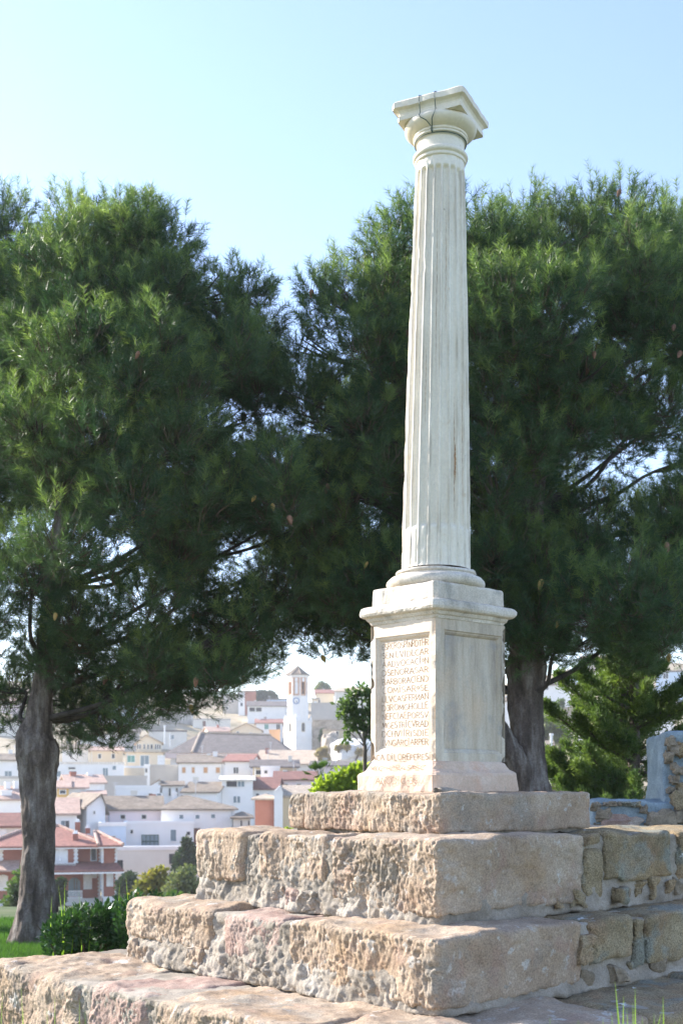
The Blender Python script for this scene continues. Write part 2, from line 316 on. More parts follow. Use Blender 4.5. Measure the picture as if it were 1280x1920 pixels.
# mortar cores
for l in (1, 2, 3, 4):
    P, U, V, zt, zb = LEV[l]
    def hook(r, n, zb=zb, zt=zt, l=l):
        h = np.clip((r[:, 2] - zb) / (zt - zb), 0, 1)
        lf = np.clip(-n[:, 1], 0, 1); rf = np.clip(-n[:, 0], 0, 1)
        bulge = (np.clip(1 - h * 1.7, 0, 1) ** .8 * .045 * np.clip(.35 + r[:, 1 * 0] * .9, 0, 1)) * (lf > .5) + np.clip(1 - h * 2.8, 0, 1) * .04 * (lf <= .5)
        lump = (fbm(r * np.array([9, 9, 9.]), 77 + l, 3) * .045 + (1 - 2 * np.abs(vnoise(r * np.array([13, 13, 10.]), 99 + l))) * .016) * np.clip(1.25 - h, 0, 1) + (1 - 2 * np.abs(vnoise(r * 34, 94 + l))) * .006 + fbm(r * 70, 84 + l, 2) * .008
        amt = (bulge + lump * .8) * (0 if l == 1 else 1)
        r = r.copy(); r[:, 1] -= amt * lf; r[:, 0] -= amt * rf * .7
        return r
    rough_block(l, .035, U - .03, .035, V - .03, zb - .02, zt - .022, 300 + l, M['mortar'], 'mortar', base, .03, .009, .013, (.8, 1.4, .5), hook, faces='LRET', warp=.01)
blocks = []
def blk(l, u0, u1, v0, v1, dz0=0, dz1=0, mat='stone', **k):
    P, U, V, zt, zb = LEV[l]; blocks.append(1)
    return rough_block(l, u0, u1, v0, v1, zb + dz0, zt - dz1, 11 * len(blocks), M[mat], 'stone', base, **k)
# top course: one long block and a narrow end block
blk(1, 0, uof(1, 570), 0, 1.334, .004, 0, rad=.035, warp=.012)
blk(1, uof(1, 567), 1.25, 0, 1.334, .004, .006, rad=.04)
# second course
blk(2, 0, uof(2, 622), 0, vof(2, 1093), .045, 0, rad=.035)
blk(2, uof(2, 607), uof(2, 482), .01, .62, .15, .004, rad=.045)
blk(2, uof(2, 476), uof(2, 458), .015, .3, .10, .02, rad=.03, mat='mortar')
blk(2, uof(2, 457), 2.04, .0, .62, .12, .0, rad=.06)
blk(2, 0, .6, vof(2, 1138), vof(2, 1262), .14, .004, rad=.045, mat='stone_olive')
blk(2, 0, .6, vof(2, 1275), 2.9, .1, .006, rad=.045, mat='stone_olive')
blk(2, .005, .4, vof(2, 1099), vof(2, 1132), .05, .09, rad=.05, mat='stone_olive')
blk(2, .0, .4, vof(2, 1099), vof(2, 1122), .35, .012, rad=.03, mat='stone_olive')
# third course
blk(3, 0, uof(3, 540), 0, vof(3, 1092), .03, 0, rad=.04)
blk(3, uof(3, 524), uof(3, 414), .012, .62, .10, .004, rad=.06, mat='stone_pink')
blk(3, uof(3, 396), 2.63, 0, .62, .12, .0, rad=.07)
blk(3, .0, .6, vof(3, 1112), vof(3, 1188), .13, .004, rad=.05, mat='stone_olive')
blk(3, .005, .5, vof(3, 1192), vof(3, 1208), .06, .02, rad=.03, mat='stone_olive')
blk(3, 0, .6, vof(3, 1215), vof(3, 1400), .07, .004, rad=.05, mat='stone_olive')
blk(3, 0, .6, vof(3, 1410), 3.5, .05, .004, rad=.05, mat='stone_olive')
# lowest course
P4u = lambda x: uof(4, x)
blk(4, 0, P4u(545), 0, 1.4, .02, .0, rad=.05)
blk(4, P4u(538), P4u(292), .0, .8, .03, .003, rad=.06)
blk(4, P4u(270), P4u(160), .02, .8, .1, .012, rad=.09, mat='stone_pink')
blk(4, P4u(150), 3.75, .0, .8, .03, .0, rad=.11, warp=.03)
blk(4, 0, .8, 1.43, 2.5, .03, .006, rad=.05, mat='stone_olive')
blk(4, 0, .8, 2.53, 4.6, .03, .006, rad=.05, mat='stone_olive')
# rubble set in the mortar at the foot of the courses
def rubble(l, side, x, dz, sx, sz, mat, seed, out=.012):
    P, U, V, zt, zb = LEV[l]
    if side == 'L': u = uof(l, x); a = (u - sx / 2, u + sx / 2, -out, .12)
    else: v = vof(l, x); a = (-out * .3 - .012, .12, v - sx / 2, v + sx / 2)
    rough_block(l, *a, zb + dz, zb + dz + sz, seed, M[mat], 'stone', base, rad=.022, res=.007, rres=.010, amp=(1.7, 2.2, 1.5), warp=.05)
k = 900
for (l, sd_, x, dz, sx, sz, mt) in [(2, 'L', 390, .0, .15, .10, 'stone'), (2, 'L', 520, .04, .09, .10, 'stone'),
        (2, 'L', 545, .02, .07, .12, 'stone_pink'), (2, 'L', 590, .01, .17, .10, 'mortar'), 
        (3, 'L', 262, .01, .22, .10, 'stone'), (3, 'L', 372, .02, .15, .12, 'stone'), (3, 'L', 428, .0, .18, .10, 'mortar'), (3, 'L', 478, .02, .12, .09, 'stone_pink'),
        (3, 'L', 520, .01, .15, .13, 'mortar'), 
        (4, 'L', 280, .15, .14, .3, 'mortar'), (4, 'L', 200, .0, .2, .1, 'mortar'),
        (2, 'R', 1052, .02, .07, .08, 'stone_olive'), (2, 'R', 1082, .01, .10, .10, 'stone_olive'), (2, 'R', 1158, .03, .08, .09, 'stone_olive'), (2, 'R', 1178, .01, .05, .08, 'rubble'),
        (2, 'R', 1203, .03, .06, .11, 'stone_olive'), (2, 'R', 1222, .03, .06, .12, 'stone_olive'), (2, 'R', 1252, .04, .10, .08, 'stone_olive'), (2, 'R', 1275, .03, .08, .08, 'rubble'),
        (3, 'R', 1098, .15, .09, .13, 'stone_olive'), (3, 'R', 1108, .03, .07, .07, 'rubble'), (3, 'R', 1150, .02, .12, .08, 'rubble'),
        (3, 'R', 1190, .03, .08, .1, 'stone_olive'), (3, 'R', 1240, .01, .12, .1, 'rubble')]:
    k += 1; rubble(l, sd_, x, dz, sx, sz, mt, k)

# ------------------------------------------------------------------ inscribed marble column
DC = Vector((.0765 * 7.02, 7.02, 0)); SL, SR = .533, .613       # near corner of the die, its two sides
CEN = DC + LD * (SL / 2) + RD * (SR / 2)
mon = thing('marble_column', (CEN.x, CEN.y, 1.552), 'tall cream marble column with fluted shaft, square capital and inscribed pedestal on stone steps', 'column')
def rect_ring(e, z): # corner-first rectangle in plan, grown by e, order: near, right, far, left
    c = CEN; a = SL / 2 + e; b = SR / 2 + e
    return [c - LD * a - RD * b + Vector((0, 0, z)), c - LD * a + RD * b + Vector((0, 0, z)), c + LD * a + RD * b + Vector((0, 0, z)), c + LD * a - RD * b + Vector((0, 0, z))]
def prism_stack(prof, name, mat, sub=14, seed=1, chip=.004, ztop=True):
    """profile of (extra, z) swept round the rectangle, edges subdivided and slightly worn"""
    V = []; n = None
    for e, z in prof:
        q = rect_ring(e, z); ring = []
        for i in range(4):
            a, b = q[i], q[(i + 1) % 4]
            for j in range(sub): 
                t = j / sub; ring.append(a.lerp(b, t))
        V += ring; n = len(ring)
    V = np.array([tuple(v) for v in V]); c = np.array((CEN.x, CEN.y, 0)); d = V - c; d[:, 2] = 0; dn = d / np.linalg.norm(d, axis=1, keepdims=True)
    V = V + dn * (fbm(V * 14, seed, 3) * chip * 1.6)[:, None] + np.array((0, 0, 1.)) * (fbm(V * 9 + 4, seed + 2, 2) * chip * .6)[:, None]
    # knock the corners back a little
    nr = len(prof)
    for r_ in range(nr):
        for i in range(4):
            kx = r_ * n + i * sub; V[kx] -= dn[kx] * (chip * (1.2 + 1.5 * abs(math.sin(r_ * 2.3 + i + seed))))
    Fc = [(r_ * n + i, r_ * n + (i + 1) % n, (r_ + 1) * n + (i + 1) % n, (r_ + 1) * n + i) for r_ in range(nr - 1) for i in range(n)]
    mb = MB(); mb.v = [Vector(v) for v in V]; mb.f = Fc + [tuple(reversed(range(n))), tuple(range((nr - 1) * n, nr * n))]
    return mb.build(name, mat, mon)
Mm = M['marble']
pb = [(.064, 1.545), (.068, 1.56), (.068, 1.60), (.066, 1.650), (.060, 1.664), (.047, 1.672), (.032, 1.685), (.022, 1.705), (.012, 1.722), (.005, 1.728), (.002, 1.732)]
prism_stack(pb, 'pedestal_base', noise_mat('warm_base_marble', [(.25, (.45, .31, .22)), (.5, (.60, .45, .34)), (.75, (.70, .58, .48))], 3, .7, .5, 60, bdist=.004,
    spots=[(5, .57, .7, (.60, .36, .24), .6), (14, .62, .72, (.38, .33, .28), .5)], speck=(90, .1)), 22, 3, .007)
# die: core with recessed panels made of frame bars standing on it
Z0, Z1 = 1.732, 2.555
def face_pt(side, s, z, outw):   # side L: s along LD from the near corner, outward -RD ; side R: s along RD, outward -LD
    return (DC + LD * s - RD * outw if side == 'L' else DC + RD * s - LD * outw) + Vector((0, 0, z))
INS = .027
core = MB(); q0 = rect_ring(-INS, Z0 + .0); q1 = rect_ring(-INS, Z1); core.add(q0 + q1, [(0, 1, 5, 4), (1, 2, 6, 5), (2, 3, 7, 6), (3, 0, 4, 7), (3, 2, 1, 0), (4, 5, 6, 7)])
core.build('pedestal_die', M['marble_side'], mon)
def frame_face(side, W, s0, s1, z0, z1, mat, seed, ragged):
    """outer face of the die as a fine sheet with a hole for the panel, edges of the arris chipped, plus the moulding round the hole"""
    ns = 60; nz = 120
    ss = sorted(set(list(np.linspace(0, W, ns)) + [s0, s1])); zz = sorted(set(list(np.linspace(Z0, Z1, nz)) + [z0, z1]))
    V = []; 
    for z in zz:
        for s in ss:
            o_ = 0
            V.append((s, z, o_))
    V = np.array(V); P3 = np.stack([V[:, 0], V[:, 1], V[:, 0] * 0 + seed], -1)
    edge0 = np.clip(1 - V[:, 0] / .03, 0, 1); edge1 = np.clip(1 - (W - V[:, 0]) / .03, 0, 1)
    chip = np.clip(fbm(P3 * np.array([6, 10, 1]), seed, 4) + .12, 0, 1)
    o_ = -chip * (edge0 ** 1.3 * .022 + edge1 ** 1.3 * (.05 if ragged else .016)) + fbm(P3 * 20, seed + 3, 2) * .0012
    s = V[:, 0] + edge0 * chip * .012 - edge1 * chip * (.045 if ragged else .01)
    dv = LD if side == 'L' else RD; ov = -RD if side == 'L' else -LD
    W3 = np.array(DC) + s[:, None] * np.array(dv) + o_[:, None] * np.array(ov) + V[:, 1:2] * np.array((0, 0, 1.))
    nS = len(ss); Fq = []
    for j in range(len(zz) - 1):
        for i in range(nS - 1):
            if ss[i] >= s0 - 1e-6 and ss[i + 1] <= s1 + 1e-6 and zz[j] >= z0 - 1e-6 and zz[j + 1] <= z1 + 1e-6: continue
            a = j * nS + i; f = (a, a + 1, a + nS + 1, a + nS); Fq.append(f if side == 'R' else f[::-1])
    fo = np_mesh('die_face', W3, Fq, mat, mon, smooth=False)
    # stepped moulding sinking to the panel
    mb = MB()
    steps = [(0, 0), (.004, -.007), (.012, -.009), (.020, -.016), (.026, -.0236), (.030, -.024)]
    for k_ in range(len(steps) - 1):
        (i0, o0), (i1, o1) = steps[k_], steps[k_ + 1]
        A = [face_pt(side, *p) for p in ((s0 + i0, z0 + i0, o0), (s1 - i0, z0 + i0, o0), (s1 - i0, z1 - i0, o0), (s0 + i0, z1 - i0, o0))]
        B = [face_pt(side, *p) for p in ((s0 + i1, z0 + i1, o1), (s1 - i1, z0 + i1, o1), (s1 - i1, z1 - i1, o1), (s0 + i1, z1 - i1, o1))]
        mb.add(A + B, [(0, 1, 5, 4), (1, 2, 6, 5), (2, 3, 7, 6), (3, 0, 4, 7)])
    mb.build('panel_moulding', mat, mon)
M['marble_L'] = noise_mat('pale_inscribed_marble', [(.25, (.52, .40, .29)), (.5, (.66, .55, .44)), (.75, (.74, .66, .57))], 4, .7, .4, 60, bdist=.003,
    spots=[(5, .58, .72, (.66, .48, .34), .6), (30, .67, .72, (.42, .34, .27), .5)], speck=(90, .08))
frame_face('L', SL, .044, SL - .042, 1.790, 2.478, M['marble_L'], 5, True)
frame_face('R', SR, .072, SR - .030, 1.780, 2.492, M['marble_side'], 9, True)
# back faces
for a, b, nm in ((LD * SL, LD * SL + RD * SR, 'die_face'), (LD * SL + RD * SR, RD * SR, 'die_face')):
    p, q = DC + a, DC + b; z0v, z1v = Vector((0, 0, Z0)), Vector((0, 0, Z1)); MB().add([p + z0v, q + z0v, q + z1v, p + z1v], [(3, 2, 1, 0)]).build(nm, M['marble_side'], mon)
# inscription panel plate
pl = MB(); pp = [face_pt('L', s, z, o_) for o_ in (-.0262, -.0225) for (s, z) in ((.074, 1.820), (SL - .072, 1.820), (SL - .072, 2.448), (.074, 2.448))]
pl.add(pp, [(4, 5, 6, 7)[::-1], (0, 1, 5, 4), (1, 2, 6, 5), (2, 3, 7, 6), (3, 0, 4, 7)])
plate = pl.build('inscription_panel', M['marble_L'], mon)
pl = MB(); pp = [face_pt('R', s, z, o_) for o_ in (-.0262, -.0225) for (s, z) in ((.102, 1.81), (SR - .060, 1.81), (SR - .060, 2.462), (.102, 2.462))]
pl.add(pp, [(4, 5, 6, 7), (0, 1, 5, 4), (1, 2, 6, 5), (2, 3, 7, 6), (3, 0, 4, 7)])
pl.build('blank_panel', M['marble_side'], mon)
# cornice, plinth
co = [(.002, 2.553), (.006, 2.556), (.009, 2.566), (.011, 2.572), (.019, 2.577), (.023, 2.585), (.026, 2.594), (.034, 2.598), (.044, 2.601), (.051, 2.607), (.056, 2.620), (.055, 2.640), (.049, 2.655), (.036, 2.662), (.01, 2.668)]
prism_stack(co, 'cornice', M['marble_old'], 26, 8, .006)
prism_stack([(.002, 2.666), (.004, 2.68), (.002, 2.755), (-.004, 2.768), (-.03, 2.774)], 'plinth', M['marble_old'], 26, 12, .007)
# column base (tori)
AX0 = Vector((.5695, 7.42, 2.77)); AX1 = Vector((.6025, 7.46, 5.60))
axd = (AX1 - AX0).normalized()
Q = Vector((0, 0, 1)).rotation_difference(axd).to_matrix().to_4x4()
MC = Matrix.Translation(AX0) @ Q                              # column frame: z along the slightly leaning axis
def arc(cx, cz, r, a0, a1, n=8, sx=1): return [(cx + sx * r * math.cos(math.radians(a0 + (a1 - a0) * i / n)), cz + r * math.sin(math.radians(a0 + (a1 - a0) * i / n))) for i in range(n + 1)]
def lathe_worn(prof, name, mat, n, seed, amp, M4=None):
    mb = MB().lathe(prof, n, M4); V = np.array([tuple(v) for v in mb.v]); c = np.array([AX0.x, AX0.y, 0]); d = V - c; d[:, 2] = 0; d /= np.maximum(np.linalg.norm(d, axis=1, keepdims=True), 1e-6)
    V += d * (fbm(V * 11, seed, 4) * amp)[:, None]; V[:, 2] += fbm(V * 9 + 3, seed + 2, 3) * amp * .6
    mb.v = [Vector(v) for v in V]; return mb.build(name, mat, mon, smooth=True)
MT = Matrix.Translation((AX0.x, AX0.y, 0))
lathe_worn([(.20, 2.768)] + [(.262, 2.770)] + arc(.262, 2.804, .034, -90, 90, 8) + [(.250, 2.840), (.240, 2.846), (.237, 2.858)] + arc(.232, 2.868, .012, -60, 90, 5) + [(.20, 2.884)], 'column_base', M['marble_old'], 96, 21, .010, MT)
# shaft with flutes
def shaft():
    zb, zt = .118, 2.60; NF = 20; per = 14; n = NF * per; V = []; rows = []
    H = list(np.linspace(zb, zb + .25, 16)) + list(np.linspace(zb + .262, zt - .12, 60)) + list(np.linspace(zt - .11, zt, 16))
    for z in H:
        t = (z - zb) / (zt - zb); R = .209 * (1 - t) + .147 * t + .006 * math.sin(math.pi * t)
        for k_ in range(n):
            a = 2 * math.pi * k_ / n; ph = (k_ % per) / per                      # flute across 0..1, fillet at the ends
            w_ = .80; x = (ph - .5) / (w_ / 2); dep = 0
            if abs(x) < 1:
                prof = math.sqrt(max(0, 1 - x * x)); dep = .022 * prof
                if z < zb + .245:                                               # cabled lower part: convex rod in the flute
                    dep = .012 * (1 - prof) + .003 if abs(x) > .2 else .002
                    dep = max(0, .012 - .010 * prof)
                rem = (zt - .075) - z; rw = R * math.pi / NF * w_
                if rem < 0: dep = 0
                elif rem < rw:                                                   # rounded head
                    lim = math.sqrt(max(0, 1 - (1 - rem / rw) ** 2)); dep = dep * (1 if abs(x) < lim else 0) * min(1, rem / rw * 2)
                bt = z - (zb + .012)
                if bt < 0: dep = 0
            r = R - dep; V.append((r * math.cos(a), r * math.sin(a), z))
        rows.append(z)
    V = np.array(V); P = V.copy(); d = V.copy(); d[:, 2] = 0; d /= np.linalg.norm(d, axis=1, keepdims=True)
    chip = np.clip(fbm(P * np.array([30, 30, 12]), 31, 3) - .18, 0, 1) * .012
    V -= d * (chip + fbm(P * 8, 33, 3) * .0035)[:, None]
    m = len(rows); idx = np.arange(m * n).reshape(m, n); nxt = np.roll(idx, -1, 1)
    Fq = np.stack([idx[:-1], nxt[:-1], nxt[1:], idx[1:]], -1).reshape(-1, 4)
    Vh = np.c_[V, np.ones(len(V))] @ np.array(MC).T
    o = np_mesh('fluted_shaft', Vh[:, :3], Fq, M['marble_fluted'], mon, smooth=True)
    ph = (np.arange(n) % per) / per; e = np.exp(-((np.abs(ph - .5) - .40) / .055) ** 2); e = np.tile(e, m) * (P[:, 2] < zt - .085)
    e *= np.clip(.35 + 1.3 * fbm(P * np.array([14, 14, 5.]), 35, 4) + .25 * vnoise(P * 60, 36), 0, 1)
    at_ = o.data.attributes.new('grime', 'FLOAT', 'POINT'); at_.data.foreach_set('value', e.astype(np.float32)); return o
M['marble_shaft'] = noise_mat('cream_shaft_marble', [(.25, (.62, .54, .41)), (.5, (.74, .67, .55)), (.75, (.80, .75, .65))], 2.0, .6, .3, 60, stretch=(1, 1, .16), bdist=.003,
    spots=[(9, .64, .74, (.60, .42, .24), .5), (4, .62, .76, (.50, .46, .42), .35), (35, .69, .73, (.30, .24, .18), .5)], speck=(60, .05), spec=.4)
def add_grime(m_, col, k_):
    m_.name = m_.name + '_grimed'; t = m_.node_tree; N = t.nodes; p = N['Principled BSDF']; src = p.inputs['Base Color'].links[0].from_socket
    a = N.new('ShaderNodeAttribute'); a.attribute_name = 'grime'; mu = N.new('ShaderNodeMath'); mu.operation = 'MULTIPLY'; mu.use_clamp = True; mu.inputs[1].default_value = k_; t.links.new(a.outputs['Fac'], mu.inputs[0])
    mx = N.new('ShaderNodeMix'); mx.data_type = 'RGBA'; t.links.new(mu.outputs[0], mx.inputs[0]); t.links.new(src, mx.inputs[6]); mx.inputs[7].default_value = (*col, 1); t.links.new(mx.outputs[2], p.inputs['Base Color']); return m_
M['marble_fluted'] = add_grime(M['marble_shaft'].copy(), (.38, .31, .23), .95)
sh = shaft()
# dirt lines along a few fillets and a long rusty crack
def on_shaft(a, z, e=.001):
    t = (z - .118) / (2.482); R = .209 * (1 - t) + .147 * t + .006 * math.sin(math.pi * t)
    return MC @ Vector(((R + e) * math.cos(a), (R + e) * math.sin(a), z))
M['crack'] = plain('rust_stain_crack', (.30, .17, .09), .9, var=.4, scale=20)
for a_deg, z0_, z1_, wd in ((-63.5, .35, 1.15, .0022), (-62, .62, .85, .005), (-45, .3, 1.3, .0018), (-99, 1.2, 2.3, .0014), (-81, 1.45, 2.35, .0014), (-117, .9, 1.5, .0012)):
    a0 = math.radians(a_deg); mb = MB(); N_ = 40; vs_ = []
    for i in range(N_ + 1):
        z = z0_ + (z1_ - z0_) * i / N_; ja = .006 * math.sin(i * 1.3 + a0 * 9) + .004 * math.sin(i * .37); ww = wd * (.35 + abs(math.sin(i * 1.9 + a_deg))) * math.sin(math.pi * (i + .3) / (N_ + .6)) / .19
        vs_ += [on_shaft(a0 + ja - ww, z, .0006), on_shaft(a0 + ja + ww, z, .0006)]
    mb.add(vs_, [(2 * i, 2 * i + 1, 2 * i + 3, 2 * i + 2) for i in range(N_)]).build('crack', M['crack'], mon)
# neck ring and capital
cz = lambda zw: (zw - 2.77)
lathe_worn([(.150, 2.585), (.154, 2.592), (.154, 2.600)] + arc(.150, 2.624, .017, -90, 90, 6) + [(.146, 2.643), (.1445, 2.655), (.1435, 2.700), (.148, 2.720)] + arc(.154, 2.727, .009, -80, 80, 4) + arc(.158, 2.742, .009, -80, 80, 4)
    + [(.164, 2.752), (.178, 2.757), (.198, 2.768), (.213, 2.784), (.2185, 2.800), (.216, 2.812), (.20, 2.820), (.18, 2.823)], 'capital_neck', M['marble_shaft'], 96, 41, .0025, MC)
ang = math.radians(26); aL = Vector((-math.cos(ang), math.sin(ang), 0)); aR = Vector((math.sin(ang), math.cos(ang), 0)); AC = Vector((.6035, 7.478, 0))
def abacus():
    prof = [(.190, 5.588), (.206, 5.590), (.2075, 5.612), (.201, 5.617), (.203, 5.630), (.212, 5.643), (.224, 5.650), (.2315, 5.654), (.232, 5.686), (.224, 5.695), (.16, 5.704)]
    sub = 20; V = []
    tilt = .03
    for h, z in prof:
        q = [AC - aL * h - aR * h, AC - aL * h + aR * h, AC + aL * h + aR * h, AC + aL * h - aR * h]
        for i in range(4):
            for j in range(sub): V.append(q[i].lerp(q[(i + 1) % 4], j / sub) + Vector((0, 0, z)))
    n = 4 * sub; nr = len(prof)
    V = np.array([tuple(v) for v in V]); d = V - np.array((AC.x, AC.y, 0)); d[:, 2] = 0; d /= np.linalg.norm(d, axis=1, keepdims=True)
    V += d * (fbm(V * 13, 61, 3) * .007)[:, None]; V[:, 2] += fbm(V * 8, 62, 3) * .006
    for r_ in range(nr):
        for i in range(4): V[r_ * n + i * sub] -= d[r_ * n + i * sub] * (.006 if i < 3 else .02)
        V[r_ * n + 3 * sub - 1] -= d[r_ * n + 3 * sub - 1] * .004
    mb = MB(); mb.v = [Vector(v) for v in V]
    mb.f = [(r_ * n + i, r_ * n + (i + 1) % n, (r_ + 1) * n + (i + 1) % n, (r_ + 1) * n + i) for r_ in range(nr - 1) for i in range(n)] + [tuple(reversed(range(n))), tuple(range((nr - 1) * n, nr * n))]
    return mb.build('capital_abacus', M['marble_shaft'], mon)
abacus()
# wire looped round the neck and over the abacus
wp = [MC @ Vector((.1565 * math.cos(t), .1565 * math.sin(t), 2.712)) for t in np.linspace(0, 2 * math.pi, 49)]
MB().tube(wp, .0028, 6, False).build('tie_wire', M['wire'], mon, True)
kn = MC @ Vector((.1575 * math.cos(math.radians(-112)), .1575 * math.sin(math.radians(-112)), 2.712))
def over(s):   # up from the knot, out round the echinus, to the abacus edge and over it
    e = AC - aR * .2345 + aL * s; ax_ = Vector((.602, 7.458, 0)); d = (e - ax_).normalized()
    kd = (Vector((kn.x, kn.y, 0)) - ax_).normalized(); m1 = (kd * .9 + d * .1).normalized(); m2 = (kd * .6 + d * .4).normalized()
    return [kn, ax_ + m1 * .171 + Vector((0, 0, 5.494)), ax_ + m1 * .174 + Vector((0, 0, 5.517)), ax_ + m2 * .209 + Vector((0, 0, 5.540)), ax_ + (d * .8 + kd * .2).normalized() * .222 + Vector((0, 0, 5.556)), ax_ + d * .2235 + Vector((0, 0, 5.572)), e + aR * .018 + Vector((0, 0, 5.60)), e + Vector((0, 0, 5.655)), e + Vector((0, 0, 5.69)), e + aR * .03 + Vector((0, 0, 5.706)), e + aR * .30 + Vector((0, 0, 5.709))]
for s in (.045, -.053): MB().tube(over(s), .0026, 6).build('tie_wire', M['wire'], mon, True)
# grey cement fillet at the foot of the pedestal near corner
mb = MB().tube([DC - LD * .08 - RD * .02 + Vector((0, 0, 1.556)), DC - LD * .075 - RD * .075 + Vector((0, 0, 1.562)), DC + RD * .02 - LD * .07 + Vector((0, 0, 1.562)), DC + RD * .16 - LD * .066 + Vector((0, 0, 1.556))], [.008, .018, .02, .006], 10)
mb.build('cement_fillet', M['mortar'], mon, True)

# carved inscription: flat hand-cut roman strokes, shade of the cuts put into their colour
def C_(cx, cy, rx, ry, a0, a1, n=10): return [(cx + rx * math.cos(math.radians(a0 + (a1 - a0) * i / n)), cy + ry * math.sin(math.radians(a0 + (a1 - a0) * i / n))) for i in range(n + 1)]
G = {'A': [[(0, 0), (.42, 1), (.84, 0)], [(.16, .36), (.68, .36)]], 'B': [[(0, 0), (0, 1)], [(0, 1)] + C_(.3, .76, .3, .24, 90, -90, 8) + [(0, .52)], [(0, .52)] + C_(.33, .26, .36, .26, 90, -90, 8) + [(0, 0)]],
     'C': [C_(.45, .5, .45, .5, 55, 305, 14)], 'D': [[(0, 0), (0, 1)], [(0, 1)] + C_(.25, .5, .5, .5, 90, -90, 12) + [(0, 0)]], 'E': [[(.55, 0), (0, 0), (0, 1), (.55, 1)], [(0, .52), (.42, .52)]],
     'F': [[(0, 0), (0, 1), (.58, 1)], [(0, .52), (.42, .52)]], 'G': [C_(.45, .5, .45, .5, 55, 330, 14) + [(.84, .4), (.6, .4)]], 'H': [[(0, 0), (0, 1)], [(.68, 0), (.68, 1)], [(0, .52), (.68, .52)]],
     'I': [[(.08, 0), (.08, 1)]], 'i': [[(.08, 0), (.08, 1.05)], [(.05, 1.22), (.12, 1.27)]], 'K': [[(0, 0), (0, 1)], [(.6, 1), (.03, .48), (.65, 0)]], 'L': [[(0, 1), (0, 0), (.55, 0)]],
     'M': [[(0, 0), (.1, 1), (.45, .2), (.8, 1), (.9, 0)]], 'N': [[(0, 0), (0, 1), (.68, 0), (.68, 1)]], 'n': [[(.68, 0), (.68, 1), (0, 0), (0, 1)]], 'O': [C_(.45, .5, .43, .5, 0, 360, 18)], 'o': [C_(.2, .5, .18, .24, 0, 360, 12)],
     'P': [[(0, 0), (0, 1)], [(0, 1)] + C_(.28, .74, .32, .26, 90, -90, 8) + [(0, .48)]], 'R': [[(0, 0), (0, 1)], [(0, 1)] + C_(.28, .74, .32, .26, 90, -90, 8) + [(0, .48)], [(.28, .48), (.66, -.03)]],
     'S': [C_(.3, .74, .28, .26, 50, 250, 8) + C_(.3, .26, .3, .26, 80, -140, 8)], 'T': [[(.35, 0), (.35, 1)], [(0, 1), (.7, 1)]], 'V': [[(0, 1), (.4, 0), (.8, 1)]], 'X': [[(0, 0), (.7, 1)], [(0, 1), (.7, 0)]],
     '3': [C_(.28, .76, .28, .24, 150, -80, 8) + C_(.28, .26, .3, .26, 80, -150, 8)], '6': [[(.5, 1), (.15, .6)] + C_(.32, .28, .28, .28, 170, -190, 14)], 'c': [C_(.35, .5, .42, .5, 125, -125, 14)], '~': [[(0, 0), (0, 1), (.68, 0), (.68, 1)], [(.15, 1.2), (.35, 1.28), (.55, 1.2)]], ' ': []}
def inscribe(text, s_left, s_right, z, h, surf, parent, wob=1):
    rnd = random.Random(text); mb = MB(); adv = []; x = 0
    for ch in text:
        g_ = G[ch]; wd = max([p[0] for st in g_ for p in st] + [.3]); adv.append((ch, x, wd)); x += wd + .22
    tot = x - .22; Lw = s_left - s_right
    for ch, x0, wd in adv:
        hh = h * rnd.uniform(.9, 1.08); dz = rnd.uniform(-.06, .06) * h; sk = rnd.uniform(-.08, .1)
        for st in G[ch]:
            pts = [(s_left - (x0 + px + sk * py * .3) / tot * Lw, z + dz + py * hh) for px, py in st]
            lw = rnd.uniform(.0016, .0028)
            for i in range(len(pts) - 1):
                (a, b), (c, d) = pts[i], pts[i + 1]; L_ = math.hypot(c - a, d - b)
                if L_ < 1e-6: continue
                nx_, nz_ = -(d - b) / L_ * lw, (c - a) / L_ * lw * .8
                mb.add([surf(a + nx_, b + nz_), surf(a - nx_, b - nz_), surf(c - nx_, d - nz_), surf(c + nx_, d + nz_)], [(0, 1, 2, 3)])
            for (a, b) in (pts[0], pts[-1]):      # little serifs
                if len(pts) < 8 and rnd.random() < .7: mb.add([surf(a + .004, b), surf(a - .004, b), surf(a - .004, b + .0018), surf(a + .004, b + .0018)], [(0, 1, 2, 3)])
    return mb.build('carved_line', M['groove'], parent)
lines = ['ESRCROSPiNRDTHR', 'SEN LVIDLCAR', 'AADVOCACioN', 'DSE~ORASAR', 'BARBORACiENc', 'COMiSARoSE', 'LLVCASFERnAN', 'D3ROMGHOLLE', 'NEFCiAEPORSV', 'MGESTRiCVRAD', 'DCHVIiRISDIE', 'JVNGARCiARPER'.replace('J', 'i')]
psurf = lambda s, z: face_pt('L', s, z, -.0217)
H_ = (2.448 - 1.820) / 12
for i, t in enumerate(lines): inscribe(t, SL - .078, .080, 2.448 - (i + 1) * H_ + .009, H_ * .66, psurf, plate)
diesurf = lambda s, z: face_pt('L', s, z, .0016)
inscribe('ACA DiLOREPERESiN', SL - .01, .004, 1.742, .034, diesurf, mon)
def basesurf(s, z):  # sloping cyma of the base
    pr = sorted([(zz_, e) for e, zz_ in pb]); e = np.interp(z, [a for a, _ in pr], [b for _, b in pr]); return face_pt('L', s, z, float(e) + .0085)
inscribe('MICHORASPEC', SL - .03, .05, 1.682, .026, basesurf, mon)
inscribe('A~ODiC 36', SL - .12, .07, 1.600, .036, basesurf, mon)

